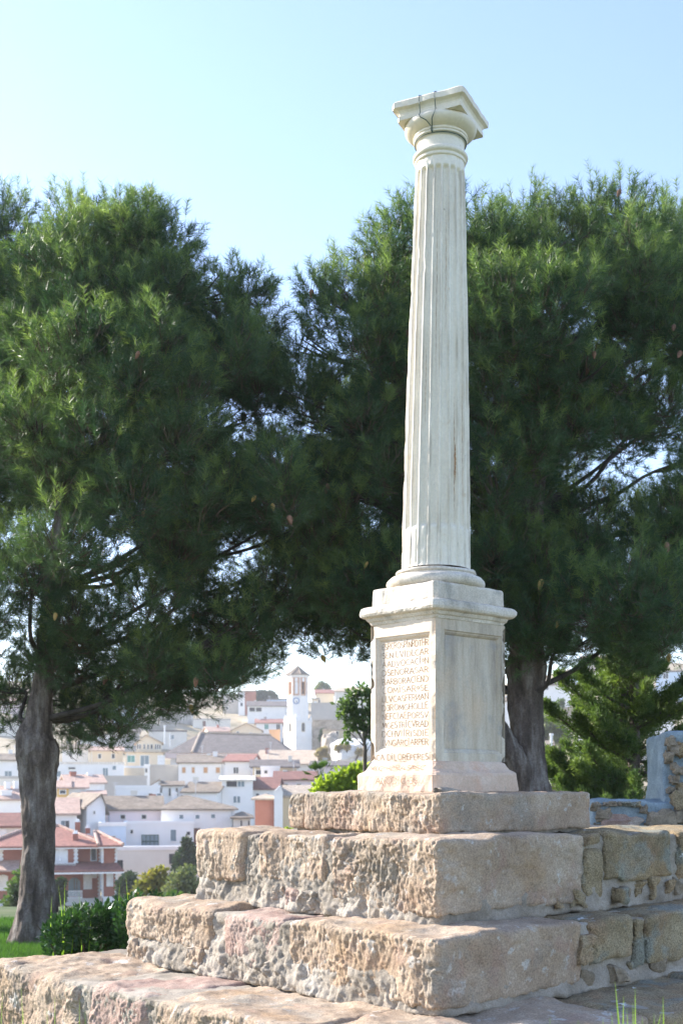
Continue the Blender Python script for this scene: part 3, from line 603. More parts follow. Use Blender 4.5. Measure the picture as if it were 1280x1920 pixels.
# ------------------------------------------------------------------ foliage builders
def rand_dirs(n):
    d = RNG.normal(size=(n, 3)); return d / np.linalg.norm(d, axis=1, keepdims=True)
def perp(d):
    r = rand_dirs(len(d)); p = r - d * np.sum(r * d, 1, keepdims=True); return p / np.maximum(np.linalg.norm(p, axis=1, keepdims=True), 1e-6)
def pine_crown(lobes, name, mat, parent, dens=150, K=46, nl=.092, nw=.0026, seed=0):
    """lobes: (x,y,z,R). shoots set on the lobes, each a bottle-brush of needles"""
    C0 = []; Dv = []; TP = []
    for (x, y, z, R) in lobes:
        n = int(dens * R * R * 6); d = rand_dirs(n); d[:, 2] = d[:, 2] * .9 + .12
        rr = R * (.35 + .65 * RNG.random(n) ** .45)
        lump = 1 + .42 * fbm(d * 2.2 + x * 3 + z, 71, 2)
        p = np.array((x, y, z)) + d * (rr * lump)[:, None] * np.array((.95, 1, 1.1))
        a = d * .8 + np.array((0, 0, .6)) + RNG.normal(size=(n, 3)) * .2
        TP.append((rr > R * .80) & (d[:, 2] + .5 * RNG.random(n) > .38)); C0.append(p); Dv.append(a / np.linalg.norm(a, axis=1, keepdims=True))  # outer upward shoots take the painted sunlit colour
    C0 = np.concatenate(C0); Dv = np.concatenate(Dv); n = len(C0)
    sl_ = RNG.uniform(.10, .20, n)
    t = RNG.random((n, K)); P = C0[:, None] + Dv[:, None] * (t * sl_[:, None])[..., None]
    A = np.repeat(Dv, K, 0); pp = perp(A); sp = RNG.uniform(.5, 1.15, n * K)[:, None]
    d = A * (1 - sp * .35) + pp * sp; d /= np.linalg.norm(d, axis=1, keepdims=True)
    P = P.reshape(-1, 3); s = perp(d) * nw * RNG.uniform(.8, 1.2, (n * K, 1)); L_ = nl * RNG.uniform(.7, 1.15, (n * K, 1))
    V = np.stack([P - s, P + s, P + d * L_], 1).reshape(-1, 3)
    m = n * K; Fc = np.arange(3 * m).reshape(-1, 3)
    # twigs
    s2 = perp(Dv) * .004; Vt = np.stack([C0 - Dv * .12 - s2, C0 - Dv * .12 + s2, C0 + Dv * sl_[:, None]], 1).reshape(-1, 3)
    Ft = np.arange(3 * n).reshape(-1, 3) + 3 * m
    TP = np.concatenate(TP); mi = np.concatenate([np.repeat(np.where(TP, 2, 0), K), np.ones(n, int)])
    return np_mesh(name, np.concatenate([V, Vt]), np.concatenate([Fc, Ft]), [mat, M['twig'], M['needle_lit']], parent, mi=mi)
def leaf_cloud(lobes, n, ln, wd, mat, name, parent, shell=.5, up=.2):
    R3 = np.array([l[3] ** 2 for l in lobes]); w_ = R3 / R3.sum(); ch = RNG.choice(len(lobes), n, p=w_); Lb = np.array(lobes)[ch]
    d = rand_dirs(n); r = Lb[:, 3] * (shell + (1 - shell) * RNG.random(n)) * (1 + .3 * fbm(d * 2.5 + Lb[:, :3] * .9, 5, 2))
    sq = Lb[:, 4:5] if Lb.shape[1] > 4 else np.ones((n, 1))
    p = Lb[:, :3] + d * r[:, None] * np.concatenate([np.ones((n, 2)), sq], 1)
    a = d * .6 + RNG.normal(size=(n, 3)) * .5 + np.array((0, 0, up)); a /= np.linalg.norm(a, axis=1, keepdims=True)
    s = perp(a) * (wd * RNG.uniform(.7, 1.2, (n, 1))); L_ = ln * RNG.uniform(.7, 1.25, (n, 1))
    V = np.stack([p, p + a * L_ * .5 - s, p + a * L_, p + a * L_ * .5 + s], 1).reshape(-1, 3)
    return np_mesh(name, V, np.arange(4 * n).reshape(-1, 4), mat, parent)
def bark_tube(paths, name, parent, mat=None, n=40, amp=.02, sub=10):
    """each path: list of (Vector, radius); furrowed bark as real relief"""
    AV = []; AF = []; b = 0
    for path in paths:
        pts = []; rr = []
        for i in range(len(path) - 1):
            p0 = path[max(i - 1, 0)]; p1 = path[i]; p2 = path[i + 1]; p3 = path[min(i + 2, len(path) - 1)]
            for j in range(sub):
                t = j / sub; t2, t3 = t * t, t * t * t
                pts.append(.5 * ((2 * p1[0]) + (p2[0] - p0[0]) * t + (2 * p0[0] - 5 * p1[0] + 4 * p2[0] - p3[0]) * t2 + (-p0[0] + 3 * p1[0] - 3 * p2[0] + p3[0]) * t3)); rr.append(p1[1] * (1 - t) + p2[1] * t)
        pts.append(path[-1][0]); rr.append(path[-1][1])
        nn = n if path[0][1] > .08 else 10
        mb = MB().tube(pts, rr, nn, False); V = np.array([tuple(v) for v in mb.v]); C = np.repeat(np.array([tuple(p) for p in pts]), nn, 0); d = V - C; R = np.linalg.norm(d, axis=1, keepdims=True); d /= np.maximum(R, 1e-6)
        fr = 1 - np.abs(vnoise(V * np.array([26, 26, 7.]), 3)) * 2; fr2 = fbm(V * np.array([9, 9, 3.]), 4, 3)
        V += d * ((fr * .45 + fr2 * .8) * amp)[:, None] * np.clip(R / .1, .1, 1)
        AV.append(V); AF.append(np.array(mb.f) + b); b += len(V)
    return np_mesh(name, np.concatenate(AV), np.concatenate(AF), mat or M['bark'], parent, smooth=True)

HOLES = [(500, 800, 30, 22), (640, 715, 24, 26), (575, 845, 20, 24), (1120, 925, 55, 30), (1238, 915, 34, 26), (470, 1070, 26, 26), (520, 1215, 26, 26), (165, 1112, 55, 20), (560, 1240, 20, 20), (410, 775, 22, 20), (45, 1190, 32, 26), (25, 965, 32, 18), (690, 975, 18, 14), (610, 690, 12, 25), (320, 900, 26, 10), (1220, 700, 18, 20), (1135, 1075, 16, 14), (470, 1300, 30, 20), (563, 560, 30, 60)]
def in_hole(x, y, r):
    for hx, hy, a, b in HOLES:
        if ((x - hx) / (a + r * .45)) ** 2 + ((y - hy) / (b + r * .45)) ** 2 < 1: return True
    return False
def mk_lobes(spec, poly, nfill, Dc, Dspread, rr=(48, 80), seed=1):
    """spec: hand-placed boughs (x,y,r,D); filler boughs inside the crown outline"""
    rnd = random.Random(seed); L_ = []
    for (x, y, r, D) in spec: p = at(x, y + (20 if y < 560 else 0), D); L_.append((p.x, p.y, p.z, r * D / F))
    def inside(x, y):
        c = False
        for i in range(len(poly)):
            (x1, y1), (x2, y2) = poly[i], poly[i - 1]
            if (y1 > y) != (y2 > y) and x < (x2 - x1) * (y - y1) / (y2 - y1) + x1: c = not c
        return c
    xs_ = [p[0] for p in poly]; ys_ = [p[1] for p in poly]; k_ = 0; tries = 0
    while k_ < nfill and tries < nfill * 60:
        tries += 1; x = rnd.uniform(min(xs_), max(xs_)); y = rnd.uniform(min(ys_), max(ys_)); r = rnd.uniform(*rr)
        if not inside(x, y) or in_hole(x, y, r): continue
        D = Dc + rnd.uniform(-Dspread, Dspread); p = at(x, y, D); L_.append((p.x, p.y, p.z, r * D / F)); k_ += 1
    return L_
def limbs(trunk_pts, lobes, every, seed):
    rnd = random.Random(seed); out_ = []
    for i, (x, y, z, R) in enumerate(lobes):
        if i % every: continue
        c = Vector((x, y, z)); cand = [p for p, r in trunk_pts if p.z < z - .1 and p.z > 2.2] or [min((p for p, r in trunk_pts), key=lambda p: abs(p.z - 2.3))]
        s = min(cand, key=lambda p: abs((z - p.z) - .45 * math.hypot(x - p.x, y - p.y)))
        m1 = s.lerp(c, .35) + Vector((rnd.uniform(-.1, .1), rnd.uniform(-.1, .1), -.10)); m2 = s.lerp(c, .72) + Vector((rnd.uniform(-.12, .12), rnd.uniform(-.1, .1), .04))
        out_.append([(s, .032), (m1, .022), (m2, .015), (c, .007)])
        for q in range(3):
            e = c + Vector((rnd.uniform(-1, 1), rnd.uniform(-1, 1), rnd.uniform(-.2, 1))) * R * .8
            out_.append([(m2, .016), (m2.lerp(e, .5) + Vector((0, 0, -.03)), .011), (e, .005)])
    return out_
# a pine cone, shared mesh
def cone_mesh(name, mat):
    mb = MB().lathe([(.004, 0), (.018, -.01), (.023, -.03), (.019, -.055), (.010, -.078), (.002, -.09)], 8)
    me = bpy.data.meshes.new(name); me.from_pydata([tuple(v) for v in mb.v], [], mb.f); me.materials.append(mat); me.update(); return me
CM = [cone_mesh('pine_cone', M['cone']), cone_mesh('pine_cone', M['cone_pale'])]
def cones(parent, lobes, n, seed):
    rnd = random.Random(seed)
    for i in range(n):
        x, y, z, R = rnd.choice(lobes); o = bpy.data.objects.new('pine_cone', CM[0 if rnd.random() < .65 else 1]); COL.objects.link(o); o.parent = parent
        p = Vector((x + rnd.uniform(-.8, .8) * R, y - R * rnd.uniform(.75, 1.0), z + rnd.uniform(-.7, .6) * R)) - ORG[parent]
        o.location = p; o.rotation_euler = (rnd.uniform(-.5, .5), rnd.uniform(-.5, .5), 0); s = rnd.uniform(.8, 1.15); o.scale = (s, s, s)
def pine(label, trunk, spec, poly, nfill, Dc, Ds, rr, mat, every, seed, extra=[], ncone=30, dens=150, K=46):
    p0 = trunk[0][0]; t = thing('pine_tree', (p0.x, p0.y, p0.z), label, 'tree', None)
    lob = mk_lobes(spec, poly, nfill, Dc, Ds, rr, seed)
    bark_tube([trunk] + extra, 'trunk', t, amp=.034, n=72, sub=16)
    tag(bark_tube(limbs(trunk, lob, every, seed), 'branches', t, M['limb'], n=10, amp=.01, sub=5), kind='stuff')
    pine_crown(lob, 'crown', mat, t, dens, K)
    cones(t, lob, ncone, seed); return t
D1 = 12.4
tr1 = [(at(a, b, D1), r * D1 / F) for a, b, r in ((58, 1775, 46), (66, 1735, 39), (70, 1690, 34), (72, 1640, 31), (73, 1580, 30), (71, 1520, 28), (72, 1460, 31), (72, 1415, 37), (66, 1385, 33), (74, 1350, 22), (80, 1300, 19), (88, 1230, 17), (100, 1100, 16), (120, 950, 14), (150, 800, 12), (190, 640, 9), (220, 500, 6))]
tr1[0] = (Vector((tr1[0][0].x, tr1[0][0].y, -.1)), tr1[0][1])
spec1 = [(165, 440, 55, 12.4), (215, 420, 62, 12.6), (270, 415, 60, 12.5), (325, 440, 50, 12.3), (340, 500, 46, 12.2), (110, 470, 55, 12.2), (300, 520, 60, 12), (200, 520, 70, 12), (120, 560, 60, 11.8),
    (170, 650, 75, 11), (100, 680, 60, 11), (300, 660, 62, 10.9), (350, 740, 62, 11), (250, 720, 70, 10.8), (420, 560, 48, 12.4), (460, 540, 48, 12.6), (490, 600, 48, 12.6), (480, 530, 36, 12.6), (500, 660, 45, 12.6), (425, 640, 55, 12.2), (450, 700, 50, 12.4),
    (60, 800, 62, 11), (20, 830, 60, 11.2), (180, 830, 75, 10.8), (330, 830, 70, 10.9), (100, 900, 70, 11.2), (250, 940, 80, 10.8), (370, 960, 70, 11), (430, 920, 60, 11.3), (530, 890, 55, 10.9), (540, 950, 55, 11), (500, 960, 50, 11.2),
    (110, 1020, 78, 10.8), (200, 1040, 60, 11), (330, 1040, 70, 11.4), (60, 1090, 60, 11.4), (150, 1180, 60, 11.8), (280, 1130, 70, 11.5), (380, 1120, 60, 11.9),
    (200, 1270, 50, 12.5), (165, 1325, 46, 12.9), (250, 1240, 55, 12), (340, 1250, 55, 12.3), (400, 1290, 42, 12.5), (370, 1310, 34, 12.5), (440, 1250, 40, 12.6), (150, 1365, 34, 13.0), (205, 1370, 38, 12.6), (240, 1340, 38, 12), (15, 1290, 46, 12.9), (5, 1345, 34, 13.2), (130, 1280, 42, 13), (190, 1345, 40, 12.8), (300, 1300, 36, 12.4), (520, 1200, 26, 12.7), (430, 1190, 40, 12.4), (120, 1315, 42, 13.1), (170, 1365, 36, 13), (228, 1350, 38, 12.9), (140, 1402, 24, 13.1), (30, 1300, 38, 13.1), (32, 1368, 24, 13.1), (215, 1392, 26, 13), (270, 1290, 40, 12.8), (160, 1290, 44, 13.1), (80, 1250, 40, 13.2), (290, 1335, 26, 12.8), (470, 1190, 44, 12.7), (510, 1170, 40, 12.7), (540, 1130, 44, 12.6), (490, 1110, 36, 12.8), (450, 1240, 36, 12.8), (410, 1280, 36, 12.7), (360, 1320, 30, 12.7), (560, 1175, 36, 12.6), (575, 1090, 44, 12.6), (60, 1300, 36, 13.2), (110, 1350, 36, 13.1), (100, 1240, 44, 12.0), (60, 1220, 44, 12.1), (150, 1250, 46, 12.2), (500, 1125, 26, 12.9), (470, 1150, 26, 12.9), (530, 1165, 22, 12.8), (480, 1085, 22, 13), (530, 1110, 24, 12.9), (500, 1240, 20, 12.8), (525, 1235, 14, 12.8), (520, 740, 24, 13), (550, 700, 26, 13), (500, 820, 26, 13), (465, 790, 24, 13)]
poly1 = [(-60, 500), (60, 510), (130, 450), (200, 420), (290, 410), (320, 490), (390, 610), (480, 600), (490, 680), (520, 800), (560, 900), (540, 1100), (500, 1180), (440, 1270), (330, 1290), (240, 1330), (160, 1280), (100, 1200), (20, 1230), (-60, 1230)]
pine('large dark pine with a bulging grey trunk, left of the column behind the hedge', tr1, spec1, poly1, 190, 12.9, 1.5, (45, 72), M['needle'], 7, 4, ncone=46)
# far-left pine with trunk outside the frame; crown widened out there to shade the next pine
trA = [(Vector((-6.1, 14.4, -.1)), .26), (Vector((-6.0, 14.4, 2)), .2), (Vector((-6.1, 14.5, 4)), .15), (Vector((-6.0, 14.4, 6.2)), .1), (Vector((-5.9, 14.4, 8.6)), .04)]
specA = [(-15, 400, 58, 14), (25, 400, 45, 14), (10, 450, 62, 13.8), (50, 470, 50, 14), (0, 520, 65, 13.6), (40, 560, 60, 13.6), (-30, 450, 70, 14), (30, 640, 65, 13.8), (0, 720, 60, 14), (80, 520, 45, 14)]
pine('blue-green pine crown at the left edge, widened out of view to shade the nearer pine', trA, specA, [(-720, 520), (-470, 260), (-220, 300), (-60, 420), (50, 470), (90, 600), (110, 900), (60, 1150), (-400, 1200), (-720, 1000)], 135, 14.6, 1.0, (55, 85), M['needle_d'], 5, 9, ncone=8, dens=115, K=40)
# right pine
D2 = 12.2
tr2 = [(at(a, b, D2), r * D2 / F) for a, b, r in ((995, 1760, 52), (998, 1640, 46), (1000, 1540, 42), (994, 1470, 34), (990, 1420, 29), (987, 1360, 28), (984, 1300, 31), (984, 1255, 36), (985, 1200, 28), (990, 1100, 22), (1000, 950, 18), (1010, 800, 14), (1010, 640, 10), (1010, 500, 6))]
tr2[0] = (Vector((tr2[0][0].x, tr2[0][0].y, -.1)), tr2[0][1])
lean = [(at(1000, 1560, D2), .12), (at(975, 1450, D2 - .1), .12), (at(930, 1370, D2 - .2), .11), (at(880, 1280, D2 - .2), .09), (at(840, 1150, D2), .07), (at(800, 950, D2), .05)]
spec2 = [(790, 390, 42, 12.2), (760, 410, 50, 12.4), (725, 440, 48, 12.2), (700, 480, 42, 12), (760, 480, 60, 12), (640, 520, 44, 12.2), (610, 560, 46, 12), (590, 530, 32, 12.3), (660, 570, 55, 11.8), (720, 560, 62, 11.6), (600, 610, 42, 11.9), (650, 640, 55, 11.6),
    (560, 660, 38, 12.2), (700, 660, 60, 11.4), (740, 720, 60, 11.5), (620, 720, 42, 12), (870, 350, 18, 12.6), (900, 400, 40, 12.6), (890, 470, 50, 12), (940, 440, 45, 12.4), (980, 390, 46, 12.8), (1040, 400, 50, 12.9), (1110, 380, 50, 12.9), (1170, 385, 48, 12.8), (1080, 440, 60, 12.6), (1000, 470, 58, 12.2), (1215, 420, 45, 12.6),
    (900, 540, 60, 11.4), (950, 560, 62, 11), (1020, 545, 66, 10.9), (1070, 560, 52, 10.9), (1040, 620, 66, 10.9), (960, 650, 66, 11), (900, 640, 55, 11.2), (1110, 510, 45, 11.5), (1150, 500, 55, 12), (1220, 520, 60, 12), (1260, 470, 50, 12.4), (1180, 600, 62, 11.8), (1250, 620, 62, 11.8), (930, 740, 62, 11.2), (1010, 730, 66, 11.2), (1090, 700, 62, 11.2), (1180, 720, 55, 11.6), (1250, 760, 50, 11.8),
    (590, 780, 52, 12), (680, 800, 66, 11.5), (730, 880, 60, 11.4), (610, 900, 55, 11.8), (660, 960, 62, 11.6), (920, 840, 62, 11.2), (1000, 850, 62, 11.2), (1080, 810, 58, 11.4), (1160, 820, 50, 11.6), (930, 920, 60, 11.2), (1000, 930, 46, 11.6),
    (600, 1020, 60, 11.7), (700, 1060, 62, 11.7), (620, 1110, 55, 11.9), (690, 1150, 52, 12), (640, 1190, 42, 12.2), (600, 1150, 38, 12.2), (690, 1215, 32, 12.2), (560, 1060, 40, 12.2), (930, 1040, 62, 11.4), (1010, 1060, 62, 11.5), (1100, 1030, 50, 11.7), (930, 1150, 55, 11.7), (1010, 1170, 60, 11.7), (1100, 1140, 70, 11), (1180, 1120, 75, 10.8), (1250, 1110, 62, 10.9), (1090, 1200, 48, 11.4), (1170, 1190, 50, 11.2), (1250, 1190, 50, 11.2), (1200, 1040, 50, 11.5), (1250, 1010, 40, 11.7), (960, 1215, 42, 11.9), (1030, 1225, 32, 11.9), (585, 1215, 20, 12.4), (610, 1228, 20, 12.4), (660, 1232, 22, 12.3), (570, 1190, 20, 12.4), (1110, 920, 24, 12.8), (1150, 940, 22, 12.8)]
poly2 = [(640, 680), (570, 720), (560, 900), (540, 1050), (580, 1180), (680, 1200), (760, 1180), (920, 1220), (1080, 1220), (1330, 1210), (1330, 460), (1200, 440), (1000, 440), (900, 470), (790, 450), (730, 520), (690, 600)]
pine('broad sunlit pine spreading behind and right of the column', tr2, spec2, poly2, 270, 13.0, 1.5, (45, 72), M['needle'], 6, 6, extra=[lean], ncone=60)

# ------------------------------------------------------------------ bushy conifer at the right
def conifer():
    b0 = at(1185, 1560, 15.2); t = thing('conifer', (b0.x, b0.y, -.3), 'bright green conifer with upswept feathery branches, right of the pine trunk and behind the wall', 'tree')
    top = at(1190, 1185, 15.2); tr = [(Vector((b0.x, b0.y, -.6)), .12), (b0.lerp(top, .5), .07), (top, .015)]
    rnd = random.Random(3); br = []
    def bough(z, a, L_, rise):
        s = Vector((b0.x + (top.x - b0.x) * 0, b0.y, z)); d = Vector((math.cos(a), math.sin(a), 0))
        pts = [s, s + d * L_ * .35 + Vector((0, 0, .02 * L_)), s + d * L_ * .7 + Vector((0, 0, rise * .35 * L_)), s + d * L_ + Vector((0, 0, rise * L_))]
        return pts
    for i in range(95):
        z = .3 + (top.z - .3) * (i / 95) ** 1.0; hh = (z - .3) / (top.z - .3)
        br.append(bough(z, rnd.uniform(0, 6.28), (1.45 * (1 - hh) + .35) * rnd.uniform(.7, 1.1), rnd.uniform(.2, .5)))
    for (x, y, zz) in ((1045, 1262, 1330), (1018, 1318, 1395), (1030, 1410, 1440), (1080, 1340, 1400), (1050, 1460, 1490), (1085, 1250, 1300), (1270, 1290, 1340)):
        e = at(x, y, 14.7); s = Vector((b0.x, b0.y, at(0, zz + 30, 15.2).z)); m = s.lerp(e, .5) + Vector((0, 0, -.10)); br.append([s, m, e.lerp(m, .3) + Vector((0, 0, -.02)), e])
    bark_tube([tr] + [[(p, r) for p, r in zip(b_, (.022, .016, .011, .004))] for b_ in br], 'trunk', t, n=12, amp=.01, sub=4)
    P = []; A = []
    for b_ in br:
        L_ = (b_[3] - b_[0]).length; n = int(250 * L_)
        tt = RNG.random(n) ** .8 * .9 + .1
        for q in tt:
            i = min(2, int(q * 3)); f = q * 3 - i; c = b_[i].lerp(b_[i + 1], f); dr = (b_[i + 1] - b_[i]).normalized()
            w_ = .10 * (1.15 - q) + .02; o_ = Vector(RNG.normal(size=3)) * w_ * .6
            P.append(c + o_); A.append(dr * .7 + o_.normalized() * .6 + Vector((0, 0, .35)))
    P = np.array([tuple(p) for p in P]); A = np.array([tuple(a) for a in A]); A /= np.linalg.norm(A, axis=1, keepdims=True); K = 7
    P = np.repeat(P, K, 0) + RNG.normal(size=(len(P) * K, 3)) * .018; A = np.repeat(A, K, 0) + RNG.normal(size=(len(P), 3)) * .45; A /= np.linalg.norm(A, axis=1, keepdims=True)
    s = perp(A) * .006; L_ = RNG.uniform(.03, .06, (len(P), 1)); V = np.stack([P - s, P + s, P + s * .7 + A * L_, P - s * .7 + A * L_], 1).reshape(-1, 3)
    np_mesh('crown', V, np.arange(len(V)).reshape(-1, 4), M['conifer'], t)
conifer()

# ------------------------------------------------------------------ rubble garden wall at the right
wall = thing('rubble_wall', (2.6, 9.6, 0), 'stone garden wall in blue-grey render with a taller pillar, right of the steps', 'wall')
def wall_block(x0, x1, y0, D, dep, zb, seed, nm):
    a = at(x0, y0, D); b = at(x1, y0, D); LEV[9] = (Vector((b.x, D, 0)), 0, 0, 0, 0)
    W = b.x - a.x; ny_, nx_ = int((a.z - zb) / .02), int(W / .02); 
    V = []; 
    # grid box in world axes: front, top, left side
    def sheet(f, n0, n1):
        A, B = np.meshgrid(np.linspace(0, 1, n0), np.linspace(0, 1, n1)); p = f(A.ravel(), B.ravel()); i = np.arange(n0 * n1).reshape(n1, n0); return p, np.stack([i[:-1, :-1], i[:-1, 1:], i[1:, 1:], i[1:, :-1]], -1).reshape(-1, 4)
    sh_ = [sheet(lambda s, t: np.stack([a.x + s * W, D + 0 * s, zb + t * (a.z - zb)], -1), nx_, ny_), sheet(lambda s, t: np.stack([a.x + s * W, D + t * dep, a.z + 0 * s], -1), nx_, int(dep / .02)), sheet(lambda s, t: np.stack([a.x + 0 * s, D + (1 - s) * dep, zb + t * (a.z - zb)], -1), int(dep / .02), ny_)]
    o_ = 0; VV = []; FF = []
    for p, f in sh_: VV.append(p); FF.append(f + o_); o_ += len(p)
    V = np.concatenate(VV); r_ = .035; lo = np.array([a.x + r_, D + r_, zb]); hi = np.array([a.x + W + 5, D + dep, a.z - r_]); c = np.clip(V, lo, hi); d = V - c; n = d / np.maximum(np.linalg.norm(d, axis=1, keepdims=True), 1e-9); V = c + n * np.minimum(np.linalg.norm(d, axis=1, keepdims=True), r_)
    V = V + np.stack([fbm(V * 3.5, seed + i, 3) * .03 for i in range(3)], -1) + n * (fbm(V * 12, seed + 8, 3) * .012)[:, None]
    np_mesh(nm, V, np.concatenate(FF), M['mortar_blue'], wall, smooth=True)
wall_block(1105, 1420, 1502, 9.6, .4, -.05, 81, 'low_wall')
wall_block(1242, 1360, 1373, 9.75, .5, -.05, 91, 'wall_pillar')
def wstone(x, y, rx, ry, D, seed, mat='rubble'):
    c = at(x, y, D); n = 16; m = 10; th = np.linspace(0, 2 * np.pi, n, endpoint=False); ph = np.linspace(-np.pi / 2, np.pi / 2, m)
    T, Pp = np.meshgrid(th, ph); V = np.stack([np.cos(Pp) * np.cos(T), np.cos(Pp) * np.sin(T), np.sin(Pp)], -1).reshape(-1, 3); V = np.sign(V) * np.abs(V) ** .6
    V = V * (1 + .8 * fbm(V * 1.7 + seed * 3.3, seed, 3))[:, None] * np.array((rx * 1.15 * D / F, .04, ry * 1.15 * D / F)) + np.array(c)
    i = np.arange(n * m).reshape(m, n); j = np.roll(i, -1, 1); np_mesh('stone', V, np.stack([i[:-1], j[:-1], j[1:], i[1:]], -1).reshape(-1, 4), M[mat], wall, smooth=False)
for q, (x, y, rx, ry, mt) in enumerate([(1117, 1513, 8, 7, 'rubble'), (1130, 1530, 13, 10, 'rubble'), (1134, 1508, 5, 3, 'rubble'), (1146, 1507, 6, 4, 'rubble'), (1157, 1507, 5, 4, 'rubble'), (1173, 1508, 7, 4, 'stone_olive'), (1190, 1508, 7, 4, 'stone_olive'), (1205, 1518, 7, 7, 'rubble'),
        (1163, 1545, 30, 12, 'stone_pink'), (1240, 1538, 22, 17, 'rubble'), (1275, 1533, 12, 12, 'rubble'), (1118, 1549, 9, 6, 'rubble'), (1272, 1500, 12, 14, 'stone_olive'), (1215, 1548, 8, 6, 'rubble')]):
    wstone(x, y, rx, ry, 9.6, 100 + q, mt)
for q, (x, y, rx, ry, mt) in enumerate([(1256, 1390, 9, 8, 'rubble'), (1260, 1403, 10, 9, 'rubble'), (1253, 1420, 7, 9, 'rubble'), (1275, 1405, 8, 12, 'stone_olive'), (1262, 1438, 7, 6, 'rubble'), (1273, 1445, 9, 7, 'rubble'), (1262, 1462, 8, 7, 'rubble'), (1256, 1482, 8, 6, 'rubble'), (1277, 1478, 9, 9, 'stone_olive')]):
    wstone(x, y, rx, ry, 9.74, 140 + q, mt)

# ------------------------------------------------------------------ hedge, lawn, weeds
hb = thing('hedge_shrub', (-2.1, 10.6, 0), 'low dark glossy-leaved hedge between the pine trunk and the lowest step', 'shrub')
hl = []
rnd = random.Random(5)
for i in range(60):
    x = rnd.uniform(110, 350); D = rnd.uniform(9.9, 11.6); ytop = np.interp(x, [100, 140, 200, 260, 350], [1740, 1705, 1692, 1690, 1675]); y = rnd.uniform(ytop + 18, 1800); p = at(x, y, D); hl.append((p.x, p.y, max(p.z, .12), .16))
leaf_cloud(hl, 26000, .055, .014, M['hedge'], 'leaves', hb, .3, .4)
st = [[(Vector((x, y, 0)), .012), (Vector((x + rnd.uniform(-.1, .1), y, z * .6)), .009), (Vector((x + rnd.uniform(-.2, .2), y, z + .1)), .004)] for x, y, z, r in hl]
tag(bark_tube(st, 'stems', hb, M['twig'], 8, .003, 3), kind='stuff')
def blades(n, xr, yr, h, wd, mat, name, parent=None, zf=None, lean=.35):
    x = RNG.uniform(*xr, n); y = RNG.uniform(*yr, n); z = zf(x, y) if zf else np.zeros(n)
    a = RNG.uniform(0, 6.283, n); hh = h * RNG.uniform(.5, 1.2, n); l = hh * RNG.uniform(0, lean, n); b_ = RNG.uniform(0, 6.283, n)
    s = np.stack([np.cos(a), np.sin(a), 0 * a], -1) * wd; p = np.stack([x, y, z], -1); t = p + np.stack([np.cos(b_) * l, np.sin(b_) * l, hh], -1)
    return np_mesh(name, np.stack([p - s, p + s, t], 1).reshape(-1, 3), np.arange(3 * n).reshape(-1, 3), mat, parent)
tag(blades(90000, (-4.6, -1.6), (8.0, 14.5), .055, .0035, M['lawn'], 'lawn_grass'), 'short green lawn grass round the pine trunk at lower left', 'grass', kind='stuff')
tag(blades(25000, (1.2, 6), (8.6, 14), .06, .0035, M['lawn'], 'lawn_grass'), 'short green lawn grass behind the steps', 'grass', kind='stuff')
def tuft(name, blds, label, base_, mat, wd):
    """curved long blades: each (root, tip, bend)"""
    V = []; Fq = []
    for (r_, t_, bd) in blds:
        r_, t_ = Vector(r_), Vector(t_); d = (t_ - r_); sx = Vector((1, .3, 0)).normalized(); b = len(V); n = 8
        for i in range(n + 1):
            u = i / n; c = r_.lerp(t_, u) + Vector((bd * math.sin(math.pi * u) , 0, 0)); ww = wd * (1 - u ** 1.6) * (1 if i < n else .02) + .0002
            V += [tuple(c - sx * ww), tuple(c + Vector((0, -ww * .7, 0))), tuple(c + sx * ww)]
        for i in range(n):
            for j in (0, 1): Fq.append((b + 3 * i + j, b + 3 * i + j + 1, b + 3 * i + j + 4, b + 3 * i + j + 3))
    o = np_mesh(name, V, Fq, mat); tag(o, label, 'plant'); return o
Dg = 3.6
def gb(x0, xt, yt, D=Dg, b=0.01): r_ = Vector(((x0 - 640) * D / F, D, 0)); t_ = at(xt, yt, D); return (r_, t_, b)
tuft('grass_tuft', [gb(1190, 1152, 1840), gb(1195, 1190, 1853, Dg, -.004), gb(1230, 1242, 1868, 3.55), gb(1185, 1145, 1898, 3.62), gb(1190, 1174, 1890, 3.5), gb(1150, 1240, 1893, 3.58, -.03), gb(1040, 1030, 1908), gb(1100, 1083, 1912, 3.65), gb(1205, 1203, 1905, 3.45), gb(1210, 1265, 1915, 3.5, .02), gb(1170, 1160, 1915, 3.5), gb(1180, 1185, 1880, 3.55, .01), gb(1215, 1225, 1900, 3.5, .01), gb(1195, 1168, 1868, 3.58, -.02), gb(1160, 1130, 1908, 3.6, -.02)],
     'tall bright green grass blades rising in the lower right corner in front of the steps', None, M['blade'], .012)
tuft('grass_tuft', [gb(30, 40, 1850, 4.6, .02), gb(20, 5, 1862, 4.5, -.02), gb(60, 103, 1870, 4.7, .03), gb(90, 88, 1890, 4.5), gb(10, 45, 1895, 4.4, .02), gb(70, 150, 1872, 4.8, .05), gb(150, 160, 1895, 4.7, .01), gb(0, 22, 1905, 4.5)],
     'thin pale grass stalks in front of the lowest step at lower left', None, M['blade'], .0028)
tuft('grass_tuft', [gb(112, 110, 1660, 10.0, .03), gb(118, 122, 1652, 10.05, .0), gb(125, 135, 1690, 10, .03), gb(108, 98, 1680, 10.1, -.03), gb(150, 148, 1672, 10.2, .02), gb(240, 236, 1640, 10, .02), gb(235, 225, 1655, 10.1, -.03), gb(160, 172, 1690, 10)],
     'tall thin grass stalks sticking up out of the hedge', None, M['blade'], .006)

